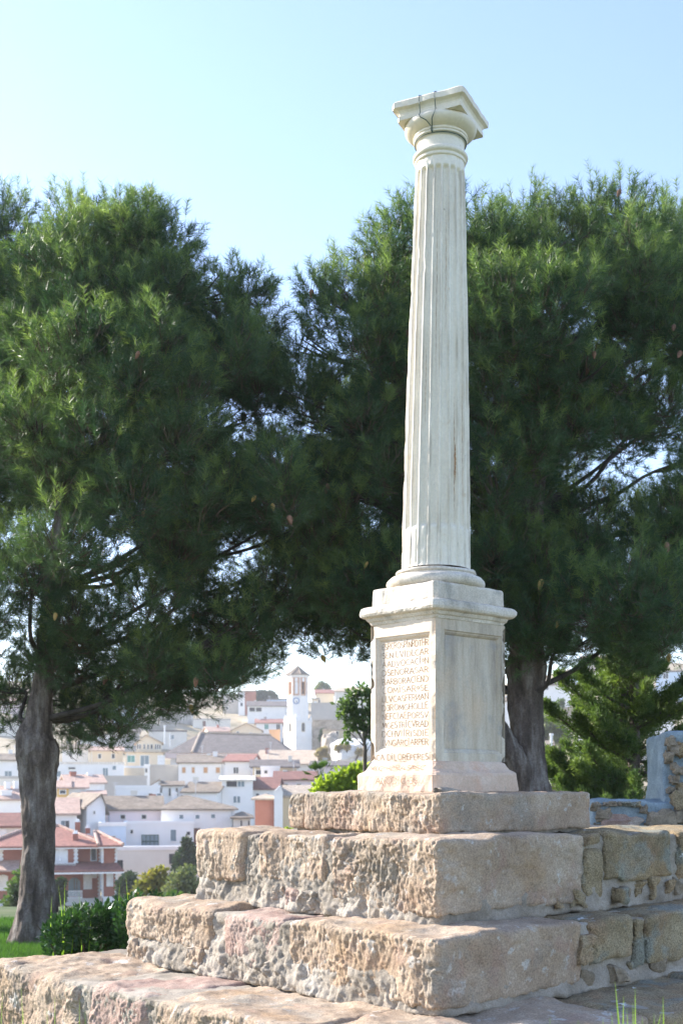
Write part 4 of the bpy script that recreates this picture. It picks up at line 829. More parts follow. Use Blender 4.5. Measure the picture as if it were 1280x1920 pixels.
# ------------------------------------------------------------------ small trees near the slope
def young_tree():
    D = 21; b = at(684, 1475, D); b.z = float(gz(b.x, D)); t = thing('young_tree', b, 'slender young leafy tree just left of the pedestal', 'tree')
    tp = [(b, .06), (at(684, 1440, D), .035), (at(683, 1395, D), .03), (at(680, 1340, D), .018), (at(676, 1290, D), .006)]
    ex = [[(at(683, 1395, D), .018), (at(665, 1360, D), .012), (at(650, 1320, D), .005)], [(at(683, 1395, D), .018), (at(694, 1350, D), .011), (at(700, 1300, D), .005)], [(at(683, 1400, D), .012), (at(668, 1385, D), .008), (at(655, 1372, D), .004)], [(at(683, 1420, D), .01), (at(692, 1400, D), .006), (at(705, 1385, D), .003)]]
    bark_tube([tp] + ex, 'trunk', t, n=12, amp=.004, sub=5)
    lob = [(*at(x, y, D), r * D / F, 1.0) for x, y, r in ((650, 1325, 16), (645, 1345, 12), (660, 1305, 13), (678, 1295, 13), (690, 1310, 14), (665, 1335, 16), (688, 1340, 15), (670, 1360, 14), (690, 1365, 12), (655, 1365, 10), (700, 1380, 12), (652, 1385, 8), (630, 1322, 4), (700, 1330, 14))]
    leaf_cloud(lob, 1150, .10, .03, M['maple'], 'crown', t, .1)
young_tree()
def bush(name, label, lobes_px, D, n, ln, wd, mat, cat='shrub', dz=0, sq=1.0, shell=.35, stem=True):
    xs_ = [l[0] for l in lobes_px]; c = at(sum(xs_) / len(xs_), max(l[1] + l[2] for l in lobes_px), D); c.z = float(gz(c.x, D)); t = thing(name, c, label, cat)
    rnd_ = random.Random(label)
    lob = [(*at(x, y, D + rnd_.uniform(-.4, .4) * r * D / F), r * D / F, sq) for x, y, r in lobes_px]
    if D < 130 and cat == 'shrub' and stem:
        n0 = n
        for l in list(lob):
            zz = l[2] - l[3] * 1.2
            while zz > c.z + .3: lob.append((l[0], l[1] + .3, zz, l[3] * 1.1, sq)); n += int(n0 / len(lobes_px) * .3); zz -= l[3] * 1.5
    leaf_cloud(lob, n, ln, wd, mat, 'crown' if cat == 'tree' else 'leaves', t, shell)
    if stem: bark_tube([[(c + Vector((0, 0, -.3)), .05 * D / 20), (Vector(lob[0][:3]), .03 * D / 20)]] + [[(c, .03 * D / 20), (Vector(l[:3]), .012 * D / 20)] for l in lob[1:6]], 'trunk' if cat == 'tree' else 'stems', t, M['twig'], 8, .003, 3)
    for o in t.children:
        if o.name.startswith('stems'): o['kind'] = 'stuff'
    return t
bush('leafy_shrub', 'lime green shrub behind the top step left of the pedestal', [(620, 1470, 16), (640, 1462, 18), (660, 1455, 18), (668, 1470, 18), (675, 1450, 16), (600, 1478, 14), (650, 1478, 20)], 24, 5000, .13, .035, M['lime'])
# fan palm
pt = at(602, 1490, 27); pm = thing('palm', (pt.x, 27, float(gz(pt.x, 27))), 'small spiky green palm beside the lime green shrub', 'palm')
mb = MB(); hub = at(602, 1462, 27)
for i in range(34):
    a = RNG.uniform(0, 6.28); el = RNG.uniform(-.2, 1.4); d = Vector((math.cos(a) * math.cos(el), math.sin(a) * math.cos(el), math.sin(el))); e = hub + d * .28
    s0 = d.cross(Vector((0, 0, 1))).normalized() if abs(d.z) < .98 else Vector((1, 0, 0))
    for q in range(9):
        f = (q - 4) * .17; dd = (d + s0 * f).normalized(); w_ = d.cross(s0) * .004 + s0 * .014; tip = e + dd * .2 + Vector((0, 0, -.05 * abs(f)))
        mb.add([e - w_ * .4, e.lerp(tip, .5) - w_, tip, e.lerp(tip, .5) + w_], [(0, 1, 2, 3)])
    mb.add([hub - s0 * .008, hub + s0 * .008, e + s0 * .005, e - s0 * .005], [(0, 1, 2, 3)])
mb.build('fronds', M['green'], pm)
MB().tube([Vector((pt.x, 27, float(gz(pt.x, 27)) - .2)), hub], [.14, .1], 10).build('trunk', M['twig'], pm)

# ------------------------------------------------------------------ town
GR = 'houses of the village on the hillside'
def house(label, x0, x1, ye, yb, D, wall='white', roof='rtan', rt='gable', ridge=12, depth=8, wins=(), chim=(), yaw=0, ov=.35, cat='house', ridge_x=None, name='village_house', under=3.0, side_wall=None, ridge_span=None, drop=0):
    """front wall from x0..x1 (pixels at distance D), eave at ye, foot at yb; ridge = how many pixels the roof rises"""
    k = D / F; a = at(x0, ye, D); b = at(x1, ye, D); W = b.x - a.x; zE = a.z; z0 = at(0, yb, D).z - under; rise = ridge * k * (1 + depth * .5 / D)
    h0 = zE - z0
    t = thing(name, ((a.x + b.x) / 2, D + depth / 2, z0 + under), label, cat, GR)
    yaw += math.atan2(-(a.x + b.x) / 2, D)
    cx = Vector(((a.x + b.x) / 2, D, 0)); Rm = Matrix.Translation(cx) @ Matrix.Rotation(yaw, 4, 'Z')
    def T(x, y, z): return Rm @ Vector((x, y, z))
    hw = W / 2
    # walls
    wb = MB(); apx = (ridge_x - x0) * k - hw if ridge_x is not None else 0
    if rt == 'gable_front':
        pts = [(-hw, 0, z0), (hw, 0, z0), (hw, 0, zE), (apx, 0, zE + rise), (-hw, 0, zE)]
        f_ = [T(*p) for p in pts]; bk = [T(p[0], depth, p[2]) for p in pts]; wb.add(f_ + bk, [(0, 1, 2, 3, 4), (9, 8, 7, 6, 5), (0, 5, 6, 1), (1, 6, 7, 2), (4, 9, 5, 0)])
    elif rt == 'gable':
        sp = depth / 2
        L_ = [(-hw, 0, z0), (-hw, depth, z0), (-hw, depth, zE), (-hw, sp, zE + rise), (-hw, 0, zE)]; Rr = [(hw, p[1], p[2]) for p in L_]
        wb.add([T(*p) for p in L_ + Rr], [(4, 3, 2, 1, 0), (5, 6, 7, 8, 9), (0, 5, 9, 4), (1, 2, 7, 6), (0, 1, 6, 5)])
    elif rt == 'shed':
        L_ = [(-hw, 0, z0), (-hw, depth, z0), (-hw, depth, zE + rise), (-hw, 0, zE)]; Rr = [(hw, p[1], p[2]) for p in L_]
        wb.add([T(*p) for p in L_ + Rr], [(3, 2, 1, 0), (4, 5, 6, 7), (0, 4, 7, 3), (1, 2, 6, 5), (0, 1, 5, 4)])
    else:
        wb.box((-hw, 0, z0), (hw, depth, zE), Rm)
    wo = wb.build('wall', M[wall], t)
    # roof slabs with thickness
    rb = MB(); th = .18
    def slab(q): 
        up_ = Vector((0, 0, th)); lo_ = [T(*p) for p in q]; hi_ = [p + up_ for p in lo_]; n_ = len(q)
        rb.add(lo_ + hi_, [tuple(reversed(range(n_))), tuple(range(n_, 2 * n_))] + [(i, (i + 1) % n_, n_ + (i + 1) % n_, n_ + i) for i in range(n_)])
    e = .02
    if rt == 'gable':
        sl_ = rise / (depth / 2)
        slab([(-hw - ov, -ov, zE - ov * sl_ + e), (hw + ov, -ov, zE - ov * sl_ + e), (hw + ov, depth / 2, zE + rise + e), (-hw - ov, depth / 2, zE + rise + e)])
        slab([(-hw - ov, depth / 2, zE + rise + e), (hw + ov, depth / 2, zE + rise + e), (hw + ov, depth + ov, zE - ov * sl_ + e), (-hw - ov, depth + ov, zE - ov * sl_ + e)])
    elif rt == 'gable_front':
        s1 = rise / (apx + hw); s2 = rise / (hw - apx)
        slab([(-hw - ov, -ov, zE - ov * s1 + e), (apx, -ov, zE + rise + e), (apx, depth + ov, zE + rise + e), (-hw - ov, depth + ov, zE - ov * s1 + e)])
        slab([(apx, -ov, zE + rise + e), (hw + ov, -ov, zE - ov * s2 + e), (hw + ov, depth + ov, zE - ov * s2 + e), (apx, depth + ov, zE + rise + e)])
    elif rt == 'hip':
        r0, r1 = ((ridge_span[0] - x0) * k - hw, (ridge_span[1] - x0) * k - hw) if ridge_span else (-hw + depth / 2, hw - depth / 2)
        if r0 > r1: r0 = r1 = (r0 + r1) / 2
        A_, B_, C2, D_ = (-hw - ov, -ov, zE), (hw + ov, -ov, zE), (hw + ov, depth + ov, zE), (-hw - ov, depth + ov, zE); p_, q_ = (r0, depth / 2, zE + rise), (r1, depth / 2, zE + rise + .002)
        bot = [T(*v) for v in (A_, B_, C2, D_)]; A_, B_, C2, D_ = [T(v[0], v[1], v[2] + .14) for v in (A_, B_, C2, D_)]; p_, q_ = T(*p_), T(*q_)
        rb.add(bot + [A_, B_, C2, D_, p_, q_], [(3, 2, 1, 0), (0, 1, 5, 4), (1, 2, 6, 5), (2, 3, 7, 6), (3, 0, 4, 7), (4, 5, 9, 8), (5, 6, 9), (6, 7, 8, 9), (7, 4, 8)])
    elif rt == 'shed':
        s_ = rise / depth; slab([(-hw - ov, -ov, zE - ov * s_ + e), (hw + ov, -ov, zE - ov * s_ + e), (hw + ov, depth + .1, zE + rise + e), (-hw - ov, depth + .1, zE + rise + e)])
    else:
        rb.box((-hw - .08, -.08, zE + .003), (hw + .08, .22, zE + .35), Rm); rb.box((-hw - .08, depth - .2, zE + .003), (hw + .08, depth + .08, zE + .35), Rm); rb.box((-hw - .08, .22, zE + .003), (-hw + .2, depth - .2, zE + .35), Rm); rb.box((hw - .2, .22, zE + .003), (hw + .08, depth - .2, zE + .35), Rm)
    ro = rb.build('roof' if rt != 'flat' else 'parapet', M[roof], t)
    for (cx_, cy_, cw, ch_, cm) in chim:
        p = at(cx_, cy_, D); lx = p.x - cx.x; zb_ = p.z; hh = ch_ * k; c_ = MB().box((lx - cw * k / 2, 1.0, zb_ - .8), (lx + cw * k / 2, 1.0 + cw * k, zb_ + hh), Rm)
        c_.box((lx - cw * k / 2 - .06, .94, zb_ + hh - .15), (lx + cw * k / 2 + .06, 1.06 + cw * k, zb_ + hh + .02), Rm); c_.build('chimney', M[cm], ro)
    rc = random.Random(label)
    if rt in ('gable', 'hip', 'shed') and W > 4 and cat == 'house':
        for q in range(rc.choice((1, 1, 2))):
            lx = rc.uniform(-hw * .8, hw * .8); ly = depth * rc.uniform(.35, .6); cw = rc.uniform(.22, .36); zt_ = zE + rise + rc.uniform(.3, .8)
            c_ = MB().box((lx - cw, ly - cw, zE), (lx + cw, ly + cw, zt_), Rm).box((lx - cw - .07, ly - cw - .07, zt_ - .2), (lx + cw + .07, ly + cw + .07, zt_ - .1), Rm); c_.build('chimney', M[rc.choice(('white', 'offwhite', 'redw', 'grey'))], ro)
    if W > 5 and rt != 'flat' and cat == 'house':
        lx = rc.uniform(-hw * .7, hw * .7); an = MB().tube([T(lx, depth * .5, zE + rise * .6), T(lx, depth * .5, zE + rise + 1.6)], .03, 5)
        for q in range(4): an.tube([T(lx - .35 + q * .06, depth * .5, zE + rise + 1.55 - q * .14), T(lx + .35 - q * .06, depth * .5, zE + rise + 1.55 - q * .14)], .018, 4)
        an.build('antenna', M['steel'], ro)
        dx = rc.choice((-1, 1)) * (hw - .3); MB().tube([T(dx, -.07, zE - .1), T(dx, -.07, z0)], .06, 6).build('downpipe', M[rc.choice(('steel', 'trim'))], wo)
    for (wx0, wy0, wx1, wy1, kd) in wins:
        opening(wx0, wy0, wx1, wy1, kd, D, cx, Rm, t)
    return t, Rm
def opening(wx0, wy0, wx1, wy1, kd, D, cx, Rm, t, off=0):
    p = at(wx0, wy1, D); q = at(wx1, wy0, D); lx0, lx1, lz0, lz1 = p.x - cx.x, q.x - cx.x, p.z, q.z; ft = .06 if D < 140 else .09
    pane = {'w': 'glass', 'b': 'bglass', 't': 'teal', 'd': 'brown', 'o': 'otan', 'k': 'dark', 's': 'trim', 'g': 'gframe', 'a': 'glass', 'G': 'bglass'}[kd]
    fm = {'g': 'gframe', 'k': 'offwhite', 'o': 'offwhite', 'd': 'offwhite', 'a': 'belfry', 'G': 'gframe'}.get(kd, 'trim')
    nm = 'door' if kd == 'd' else 'window'
    fr = MB(); y1 = -.07 + off; y0 = .05 + off
    fr.box((lx0 - ft, y1, lz0 - ft), (lx0, y0, lz1 + ft), Rm); fr.box((lx1, y1, lz0 - ft), (lx1 + ft, y0, lz1 + ft), Rm)
    fr.box((lx0, y1, lz1), (lx1, y0, lz1 + ft), Rm); fr.box((lx0 - ft * .0, y1 - .03, lz0 - ft), (lx1, y0, lz0), Rm)
    if kd in 'wbgtG' and (lx1 - lx0) > .7:
        n_ = 3 if kd == 'G' else 1
        for i in range(n_): m_ = lx0 + (lx1 - lx0) * (i + 1) / (n_ + 1); fr.box((m_ - .03, y1 + .03, lz0 + .001), (m_ + .03, y0 - .001, lz1 - .001), Rm)
        if kd == 'G': m_ = (lz0 + lz1) / 2; fr.box((lx0 + .001, y1 + .025, m_ - .06), (lx1 - .001, y0 - .002, m_ + .06), Rm)
    wo = fr.build(nm, M[fm], t)
    MB().box((lx0 + .002, -.025 + off, lz0 + .002), (lx1 - .002, .03 + off, lz1 - .002), Rm).build('pane' if nm == 'window' else 'door_leaf', M[pane], wo)
    return wo

H = house
# --- far row on the crest
H('grey apartment block with flat roof on the far skyline left of the red-sided house', 418, 447, 1303, 1345, 345, 'grey', 'grey', 'flat', depth=12, wins=[(424, 1312, 428, 1317, 'w'), (434, 1312, 438, 1317, 'w'), (424, 1325, 428, 1330, 'w')])
H('white house with a brick-red side wall on the skyline', 447, 459, 1298, 1338, 340, 'white', 'rtan', 'flat', depth=9, wins=[(451, 1318, 455, 1324, 'w'), (450, 1304, 455, 1309, 'k')])
H('brick-red block with flat tan roof beside the white skyline house', 459, 480, 1297, 1325, 342, 'brickw', 'rtan', 'flat', depth=8)
H('long low white house with a veranda under a brown roof below the skyline trees', 464, 537, 1324, 1350, 322, 'white', 'rgrey', 'gable', 10, 9, wins=[(468, 1327, 478, 1334, 'k'), (480, 1327, 490, 1334, 'k')])
H('pale blue-grey flat-roofed building high behind the veranda house', 500, 545, 1312, 1330, 350, 'bluewhite', 'rgrey', 'flat', depth=10)
H('house with a red tiled roof on the skyline right of the church tower', 592, 626, 1300, 1330, 330, 'cream', 'rred', 'gable', 8, 9, wins=[(596, 1312, 600, 1318, 'w')])
H('large pale house with a gable roof on the skyline above the young tree', 626, 702, 1296, 1350, 320, 'offwhite', 'rpale', 'gable', 10, 12, wins=[(640, 1310, 645, 1316, 'w'), (665, 1310, 670, 1316, 'w')], yaw=-.2)
H('cream house with a small lit side behind the church tower', 584, 597, 1311, 1332, 300, 'cream', 'rtan', 'shed', 4, 6, wins=[(589, 1316, 593, 1324, 's')])
H('long beige masonry building stepping up the slope right of the tower', 583, 640, 1320, 1365, 295, 'grey', 'grey', 'flat', depth=8, yaw=-.1)
H('red-roofed white house with teal and dark windows behind the church roof', 480, 530, 1356, 1376, 285, 'white', 'rred', 'gable', 8, 8, wins=[(496, 1358, 503, 1367, 't'), (518, 1358, 525, 1369, 'w')])
H('cream gabled house between the church roof and the veranda house', 434, 491, 1370, 1392, 272, 'cream', 'rpale', 'gable_front', 13, 9, ridge_x=462, wins=[(444, 1372, 448, 1380, 'w'), (468, 1374, 472, 1378, 'w')])
H('cream low house with an orange roof left of the gabled cream house', 392, 434, 1372, 1392, 280, 'cream', 'rsalmon', 'gable', 9, 8, yaw=.2)
H('small orange block beside the church tower foot', 505, 525, 1371, 1400, 256, 'orange', 'orange', 'flat', depth=5, under=1)
H('white cave house front with a brown door under the far pine boughs', 362, 432, 1350, 1375, 300, 'offwhite', 'grey', 'flat', depth=8, wins=[(380, 1352, 386, 1362, 'd')])
H('pale grey house half hidden by pine needles on the far slope', 300, 362, 1338, 1375, 305, 'grey', 'rgrey', 'gable', 10, 10, wins=[(312, 1345, 317, 1352, 'w')])
H('tall blue-white house on the far slope behind the pine boughs', 212, 258, 1322, 1372, 290, 'bluewhite', 'rtan', 'flat', depth=9, wins=[(225, 1330, 232, 1336, 'w')])
H('cream house with a flat roof right of the tall blue-white house', 258, 300, 1330, 1372, 298, 'cream', 'rpale', 'flat', depth=9)
H('white house high on the slope behind the left pine trunk', 110, 205, 1335, 1385, 300, 'white', 'rtan', 'gable', 10, 10, wins=[(125, 1345, 131, 1353, 'w'), (160, 1345, 166, 1353, 'w')])
H('salmon-walled house high on the slope left of the pine trunk', 2, 44, 1316, 1350, 310, 'pink', 'rsalmon', 'gable', 8, 9, wins=[(10, 1325, 15, 1331, 'w')])
H('pale house with two windows on the slope left of the pine trunk', -20, 38, 1352, 1395, 270, 'offwhite', 'rtan', 'gable', 9, 9, wins=[(4, 1362, 9, 1370, 'w'), (18, 1362, 23, 1370, 'w')])
H('grey-roofed low house left of the cream mansion', 205, 262, 1372, 1395, 262, 'grey', 'rgrey', 'gable', 14, 10)
H('low white house with steel flues between the mansion and the church', 280, 350, 1372, 1400, 268, 'offwhite', 'rgrey', 'flat', depth=9, wins=[(318, 1378, 326, 1386, 'b')])
for i, (x, y0, y1, w_) in enumerate(((309, 1362, 1395, 3), (319, 1377, 1400, 2.5))):
    D = 250; MB().tube([at(x, y1, D), at(x, y0, D)], w_ / 2 * D / F, 10).tube([at(x, y0, D), at(x, y0 - 2, D)], w_ * .8 * D / F, 10).build('flue_pipe', M['steel']).__setitem__('label', ('taller' if i == 0 else 'shorter') + ' pale steel flue pipe above the cream mansion roof')
fp = [o for o in COL.objects if o.name.startswith('flue_pipe')]
for o in fp: o['category'] = 'pipe'
H('white house with a pale tiled roof above the long row house right of the trunk', 118, 165, 1404, 1432, 225, 'white', 'rtan', 'gable', 9, 9, wins=[(130, 1410, 135, 1418, 'w'), (148, 1410, 153, 1418, 'w')])
H('low cream house with a salmon roof left of the cream mansion', 170, 230, 1408, 1432, 220, 'cream', 'rsalmon', 'gable', 8, 9, wins=[(185, 1414, 190, 1422, 'w'), (210, 1414, 215, 1422, 'w')])
H('white flat-roofed house under the hill above the salmon-roofed cream house', 150, 212, 1378, 1402, 262, 'white', 'rtan', 'flat', depth=9, wins=[(165, 1384, 170, 1391, 'w'), (190, 1384, 195, 1391, 'w')])
# --- church
def church():
    t = thing('church', at(440, 1440, 225), 'church nave with a large grey-brown hipped roof beside the bell tower', 'church')
    D = 222; k = D / F
    A = at(309, 1411, D - 4); B = at(549, 1409, D + 6); zE = A.z; Zr = at(375, 1375, D + 9).z
    E = [Vector((A.x, D - 3, zE)), Vector((B.x, D - 3 + 3, zE)), Vector((B.x + 1, D + 22, zE)), Vector((A.x, D + 22, zE))]
    mid = Vector((at(360, 1411, D - 3).x, D - 3, zE))
    r0 = Vector((at(376, 1375, D + 9).x, D + 9, Zr)); r1 = Vector((at(508, 1380, D + 9).x, D + 9, Zr - .4))
    rb = MB(); e0 = [v + Vector((0, 0, -.5)) for v in E]
    rb.add([E[0], mid, E[1], E[2], E[3], r0, r1], [(0, 1, 5), (1, 2, 6, 5), (2, 3, 6), (3, 4, 5, 6), (4, 0, 5)]); rb.build('roof', M['rgrey'], t)
    sh = MB(); sh.add([v + Vector((.0, 0, -.02)) for v in E] + [v + Vector((0, 0, -1.0)) for v in E], [(0, 1, 5, 4), (1, 2, 6, 5), (2, 3, 7, 6), (3, 0, 4, 7), (3, 2, 1, 0), (4, 5, 6, 7)][:4] + [(4, 5, 6, 7)]); sh.build('cornice', M['pink'], t)
    wl = MB(); c = [Vector((v.x + (.8 if i in (0, 3) else -.8), v.y + (.8 if i < 2 else -.8), 0)) for i, v in enumerate(E)]
    wl.add([v + Vector((0, 0, zE - 1)) for v in c] + [v + Vector((0, 0, zE - 9)) for v in c], [(0, 4, 5, 1), (1, 5, 6, 2), (2, 6, 7, 3), (3, 7, 4, 0), (0, 1, 2, 3)]); wl.build('wall', M['white'], t)
    hp = MB(); a_, b_ = mid, r0; hp.tube([a_ + Vector((0, 0, .12)), b_ + Vector((0, 0, .15))], .22, 6); hp.tube([r0 + Vector((0, 0, .12)), r1 + Vector((0, 0, .12))], .2, 6); hp.build('ridge_tiles', M['rpale'], t)
    Rm = Matrix.Translation((at(335, 1420, D - 2.2).x, D - 2.2, 0)); pts = [(-.45, -.05), (.45, -.05)] ; zc = at(0, 1428, D).z
    pr = [(-.45, 0), (.45, 0), (.45, 1.0)] + [(.45 * math.cos(math.radians(a)), 1.0 + .45 * math.sin(math.radians(a))) for a in range(30, 180, 30)] + [(-.45, 1.0)]
    n_ = len(pr); m_ = MB().add([Vector((at(335, 1420, D - 2.2).x + x, D - 2.35, zc + z)) for x, z in pr] + [Vector((at(335, 1420, D - 2.2).x + x, D - 2.1, zc + z)) for x, z in pr], [tuple(range(n_))] + [(i, i + n_, (i + 1) % n_ + n_, (i + 1) % n_) for i in range(n_)]); m_.build('arched_window', M['glass'], t)
church()
def tower():
    D = 250; k = D / F; base_ = at(556, 1412, D); t = thing('bell_tower', base_, 'tall white church bell tower with clock, ochre belfry and pointed tiled roof', 'tower')
    a = math.radians(38.5); Lt = Vector((-math.cos(a + .28), math.sin(a + .28), 0)); Lt = Vector((-.61, .79, 0)).normalized(); Rt = Vector((.79, .61, 0))
    c0 = at(554, 1412, D); c0.z = 0; s = 4.1
    def sq(mb, e, z0, z1, cc=None, ss=s):
        n = c0 + (Lt + Rt) * (ss - ss * 1) / 2; cen = c0 + (Lt + Rt) * s / 2; h = ss / 2 + e
        q = [cen - Lt * h - Rt * h, cen - Lt * h + Rt * h, cen + Lt * h + Rt * h, cen + Lt * h - Rt * h]
        mb.add([v + Vector((0, 0, z)) for z in (z0, z1) for v in q], [(0, 1, 5, 4), (1, 2, 6, 5), (2, 3, 7, 6), (3, 0, 4, 7), (4, 5, 6, 7), (3, 2, 1, 0)]); return mb
    zy = lambda y: at(0, y, D).z
    w_ = MB(); sq(w_, 0, zy(1430), zy(1352)); w_.build('lower_wall', M['white'], t)
    b_ = MB(); sq(b_, .12, zy(1352) + .002, zy(1350)); sq(b_, .1, zy(1383), zy(1381.5)); b_.build('string_course', M['trim'], t)
    cen = c0 + (Lt + Rt) * s / 2
    # octagonal shaft: rotate so that a face looks at the camera's right
    ro_ = math.radians(22.5) + math.atan2(Rt.y, Rt.x)
    def octo(mb, r, z0, z1, r1=None): mb.lathe([(r, z0), (r1 or r, z1)], 8, Matrix.Translation(cen), ro_); return mb
    octo(MB(), 2.22, zy(1350) + .003, zy(1305)).build('clock_stage', M['white'], t)
    o_ = MB(); octo(o_, 2.34, zy(1305) + .002, zy(1303.5)); octo(o_, 2.25, zy(1269), zy(1266)); octo(o_, 2.42, zy(1266) + .002, zy(1264.5)); o_.build('cornice', M['trim'], t)
    # belfry: eight piers, arches, dark openings on four sides and white panels on the others
    zb_, zt_ = zy(1303.5) + .003, zy(1269) - .003; R = 2.08
    MB().lathe([(1.45, zb_), (1.45, zt_)], 8, Matrix.Translation(cen), ro_).build('belfry_core', M['dark'], t)
    for f in range(8):
        am = ro_ + math.radians(22.5 + 45 * f); nrm = Vector((math.cos(am), math.sin(am), 0)); tg = Vector((-math.sin(am), math.cos(am), 0)); ap = R * math.cos(math.radians(22.5)); hwf = R * math.sin(math.radians(22.5))
        Mf = Matrix(((tg.x, nrm.x, 0, cen.x + nrm.x * ap), (tg.y, nrm.y, 0, cen.y + nrm.y * ap), (0, 0, 1, 0), (0, 0, 0, 1)))
        H_ = zt_ - zb_; open_ = f % 2 == 1; wh = .34; sp = zb_ + H_ * .68
        pr = MB()   # wall plate with arched hole
        arch = [(wh * math.cos(math.radians(d)), sp + wh * math.sin(math.radians(d))) for d in range(0, 181, 30)]
        for (x0_, x1_) in ((-hwf, -wh), (wh, hwf)): pr.box((x0_, -.45, zb_), (x1_, 0, zt_), Mf)
        pr.box((-wh, -.45, zb_), (wh, 0, zb_ + .35), Mf)
        n_ = len(arch); top = [(x, zt_) for x, z in arch]
        pr.add([Mf @ Vector((x, 0, z)) for x, z in arch + top] + [Mf @ Vector((x, -.45, z)) for x, z in arch + top], [(i, i + 1, n_ + i + 1, n_ + i) for i in range(n_ - 1)] + [(2 * n_ + i, i, i + 1, 2 * n_ + i + 1)[::-1] for i in range(n_ - 1)])
        pr.build('belfry_arch', M['belfry'], t)
        if not open_: MB().box((-wh + .02, -.2, zb_ + .36), (wh - .02, -.1, zt_ - .5), Mf).build('belfry_panel', M['trim'], t)
        # white corner strips and framed plaque above the arch
        MB().box((-.28, .0, zt_ - .85), (.28, .05, zt_ - .12), Mf).build('plaque', M['trim'], t)
        MB().box((hwf - .13, -.02, zb_), (hwf + .06, .07, zt_), Mf).build('corner_strip', M['trim'], t)
        if open_:
            bl = MB().lathe([(.02, .55), (.12, .52), (.18, .3), (.24, .08), (.3, 0), (.26, -.02)], 12, Mf @ Matrix.Translation((0, -.35, zb_ + .9))); bl.build('bell', M['cone'], t, True)
    rf = MB().lathe([(2.62, zy(1264.5) + .003), (2.62, zy(1263.6)), (1.75, zy(1258.5)), (1.0, zy(1253.5)), (.42, zy(1249)), (.12, zy(1246.5))], 8, Matrix.Translation(cen), ro_).build('roof', M['rtan'], t)
    MB().tube([Vector((cen.x, cen.y, zy(1247))), Vector((cen.x, cen.y, zy(1238)))], .04, 6).build('finial', M['dark'], t)
    # ribs of the roof
    rib = MB()
    for f in range(8):
        am = ro_ + math.radians(45 * f); rib.tube([cen + Vector((math.cos(am) * r, math.sin(am) * r, z + .04)) for r, z in ((2.62, zy(1263.6)), (1.75, zy(1258.5)), (1.0, zy(1253.5)), (.42, zy(1249)), (.12, zy(1246.5)))], .07, 5)
    rib.build('roof_ribs', M['rpale'], t)
    # clock on the octagon face nearest the camera
    best = max(range(8), key=lambda f: -math.sin(ro_ + math.radians(22.5 + 45 * f)) - .3 * abs(math.cos(ro_ + math.radians(22.5 + 45 * f)) + .1)); am = ro_ + math.radians(22.5 + 45 * best)
    nrm = Vector((math.cos(am), math.sin(am), 0)); tg = Vector((-math.sin(am), math.cos(am), 0)); ap = 2.22 * math.cos(math.radians(22.5))
    Mf = Matrix(((tg.x, 0, nrm.x, cen.x + nrm.x * ap), (tg.y, 0, nrm.y, cen.y + nrm.y * ap), (0, 1, 0, zy(1313.5)), (0, 0, 0, 1)))
    ck = MB().lathe([(.66, -.02), (.66, .1), (.52, .12), (.52, .06)], 28, Mf).build('clock', M['blueclock'], t)
    MB().lathe([(.51, .0), (.51, .075)], 28, Mf).build('clock_face', M['trim'], ck)
    hd = MB()
    for ang_, ln_, wd_ in ((-68, .40, .035), (112, .1, .035), (-50, .30, .05)):
        d = Vector((math.cos(math.radians(ang_)), math.sin(math.radians(ang_)), 0)); p = Vector((-d.y, d.x, 0)) * wd_
        hd.add([Mf @ (v + Vector((0, 0, .082))) for v in (-p, p, d * ln_ + p * .5, d * ln_ - p * .5)], [(0, 3, 2, 1)])
    for h_ in range(12):
        d = Vector((math.cos(h_ * math.pi / 6), math.sin(h_ * math.pi / 6), 0)); p = Vector((-d.y, d.x, 0)) * .02; hd.add([Mf @ (v + Vector((0, 0, .081))) for v in (d * .40 - p, d * .40 + p, d * .49 + p, d * .49 - p)], [(0, 3, 2, 1)])
    hd.build('clock_hands', M['dark'], ck)
    # arched windows of the lower stage
    for dirv, nv, u in ((Rt, -Lt, 1.9), (Lt, -Rt, 1.9)):
        org = c0 + dirv * u; tg = dirv if dirv == Rt else -dirv
        wh = .34; pr = [(-wh, 0), (wh, 0), (wh, 1.35)] + [(wh * math.cos(math.radians(d)), 1.35 + wh * math.sin(math.radians(d))) for d in range(30, 180, 30)] + [(-wh, 1.35)]
        n_ = len(pr); z_ = zy(1370.5); ve = [org + tg * x + nv * .04 + Vector((0, 0, z_ + z)) for x, z in pr]
        wdw = MB().add(ve + [v - nv * .1 for v in ve], [tuple(range(n_))] + [(i, i + n_, (i + 1) % n_ + n_, (i + 1) % n_) for i in range(n_)]).build('arched_window', M['glass'], t)
        pr2 = [(x * 1.32, (z if z > 0 else -.12) * 1.05) for x, z in pr]; vo = [org + tg * x + nv * .08 + Vector((0, 0, z_ + z)) for x, z in pr2]; vi = [v + nv * .04 for v in ve]
        MB().add(vo + vi, [(i, (i + 1) % n_, n_ + (i + 1) % n_, n_ + i) for i in range(n_)]).build('window_surround', M['sand'], wdw)
    # small corner pinnacles
    for sg in (-1, 1):
        for sg2 in (-1, 1):
            p = cen + Lt * sg * (s / 2 - .2) + Rt * sg2 * (s / 2 - .2); MB().lathe([(.28, zy(1350) + .002), (.28, zy(1346)), (.12, zy(1343)), (.17, zy(1341.5)), (.02, zy(1339.5))], 10, Matrix.Translation((p.x, p.y, 0))).build('pinnacle', M['trim'], t)
tower()
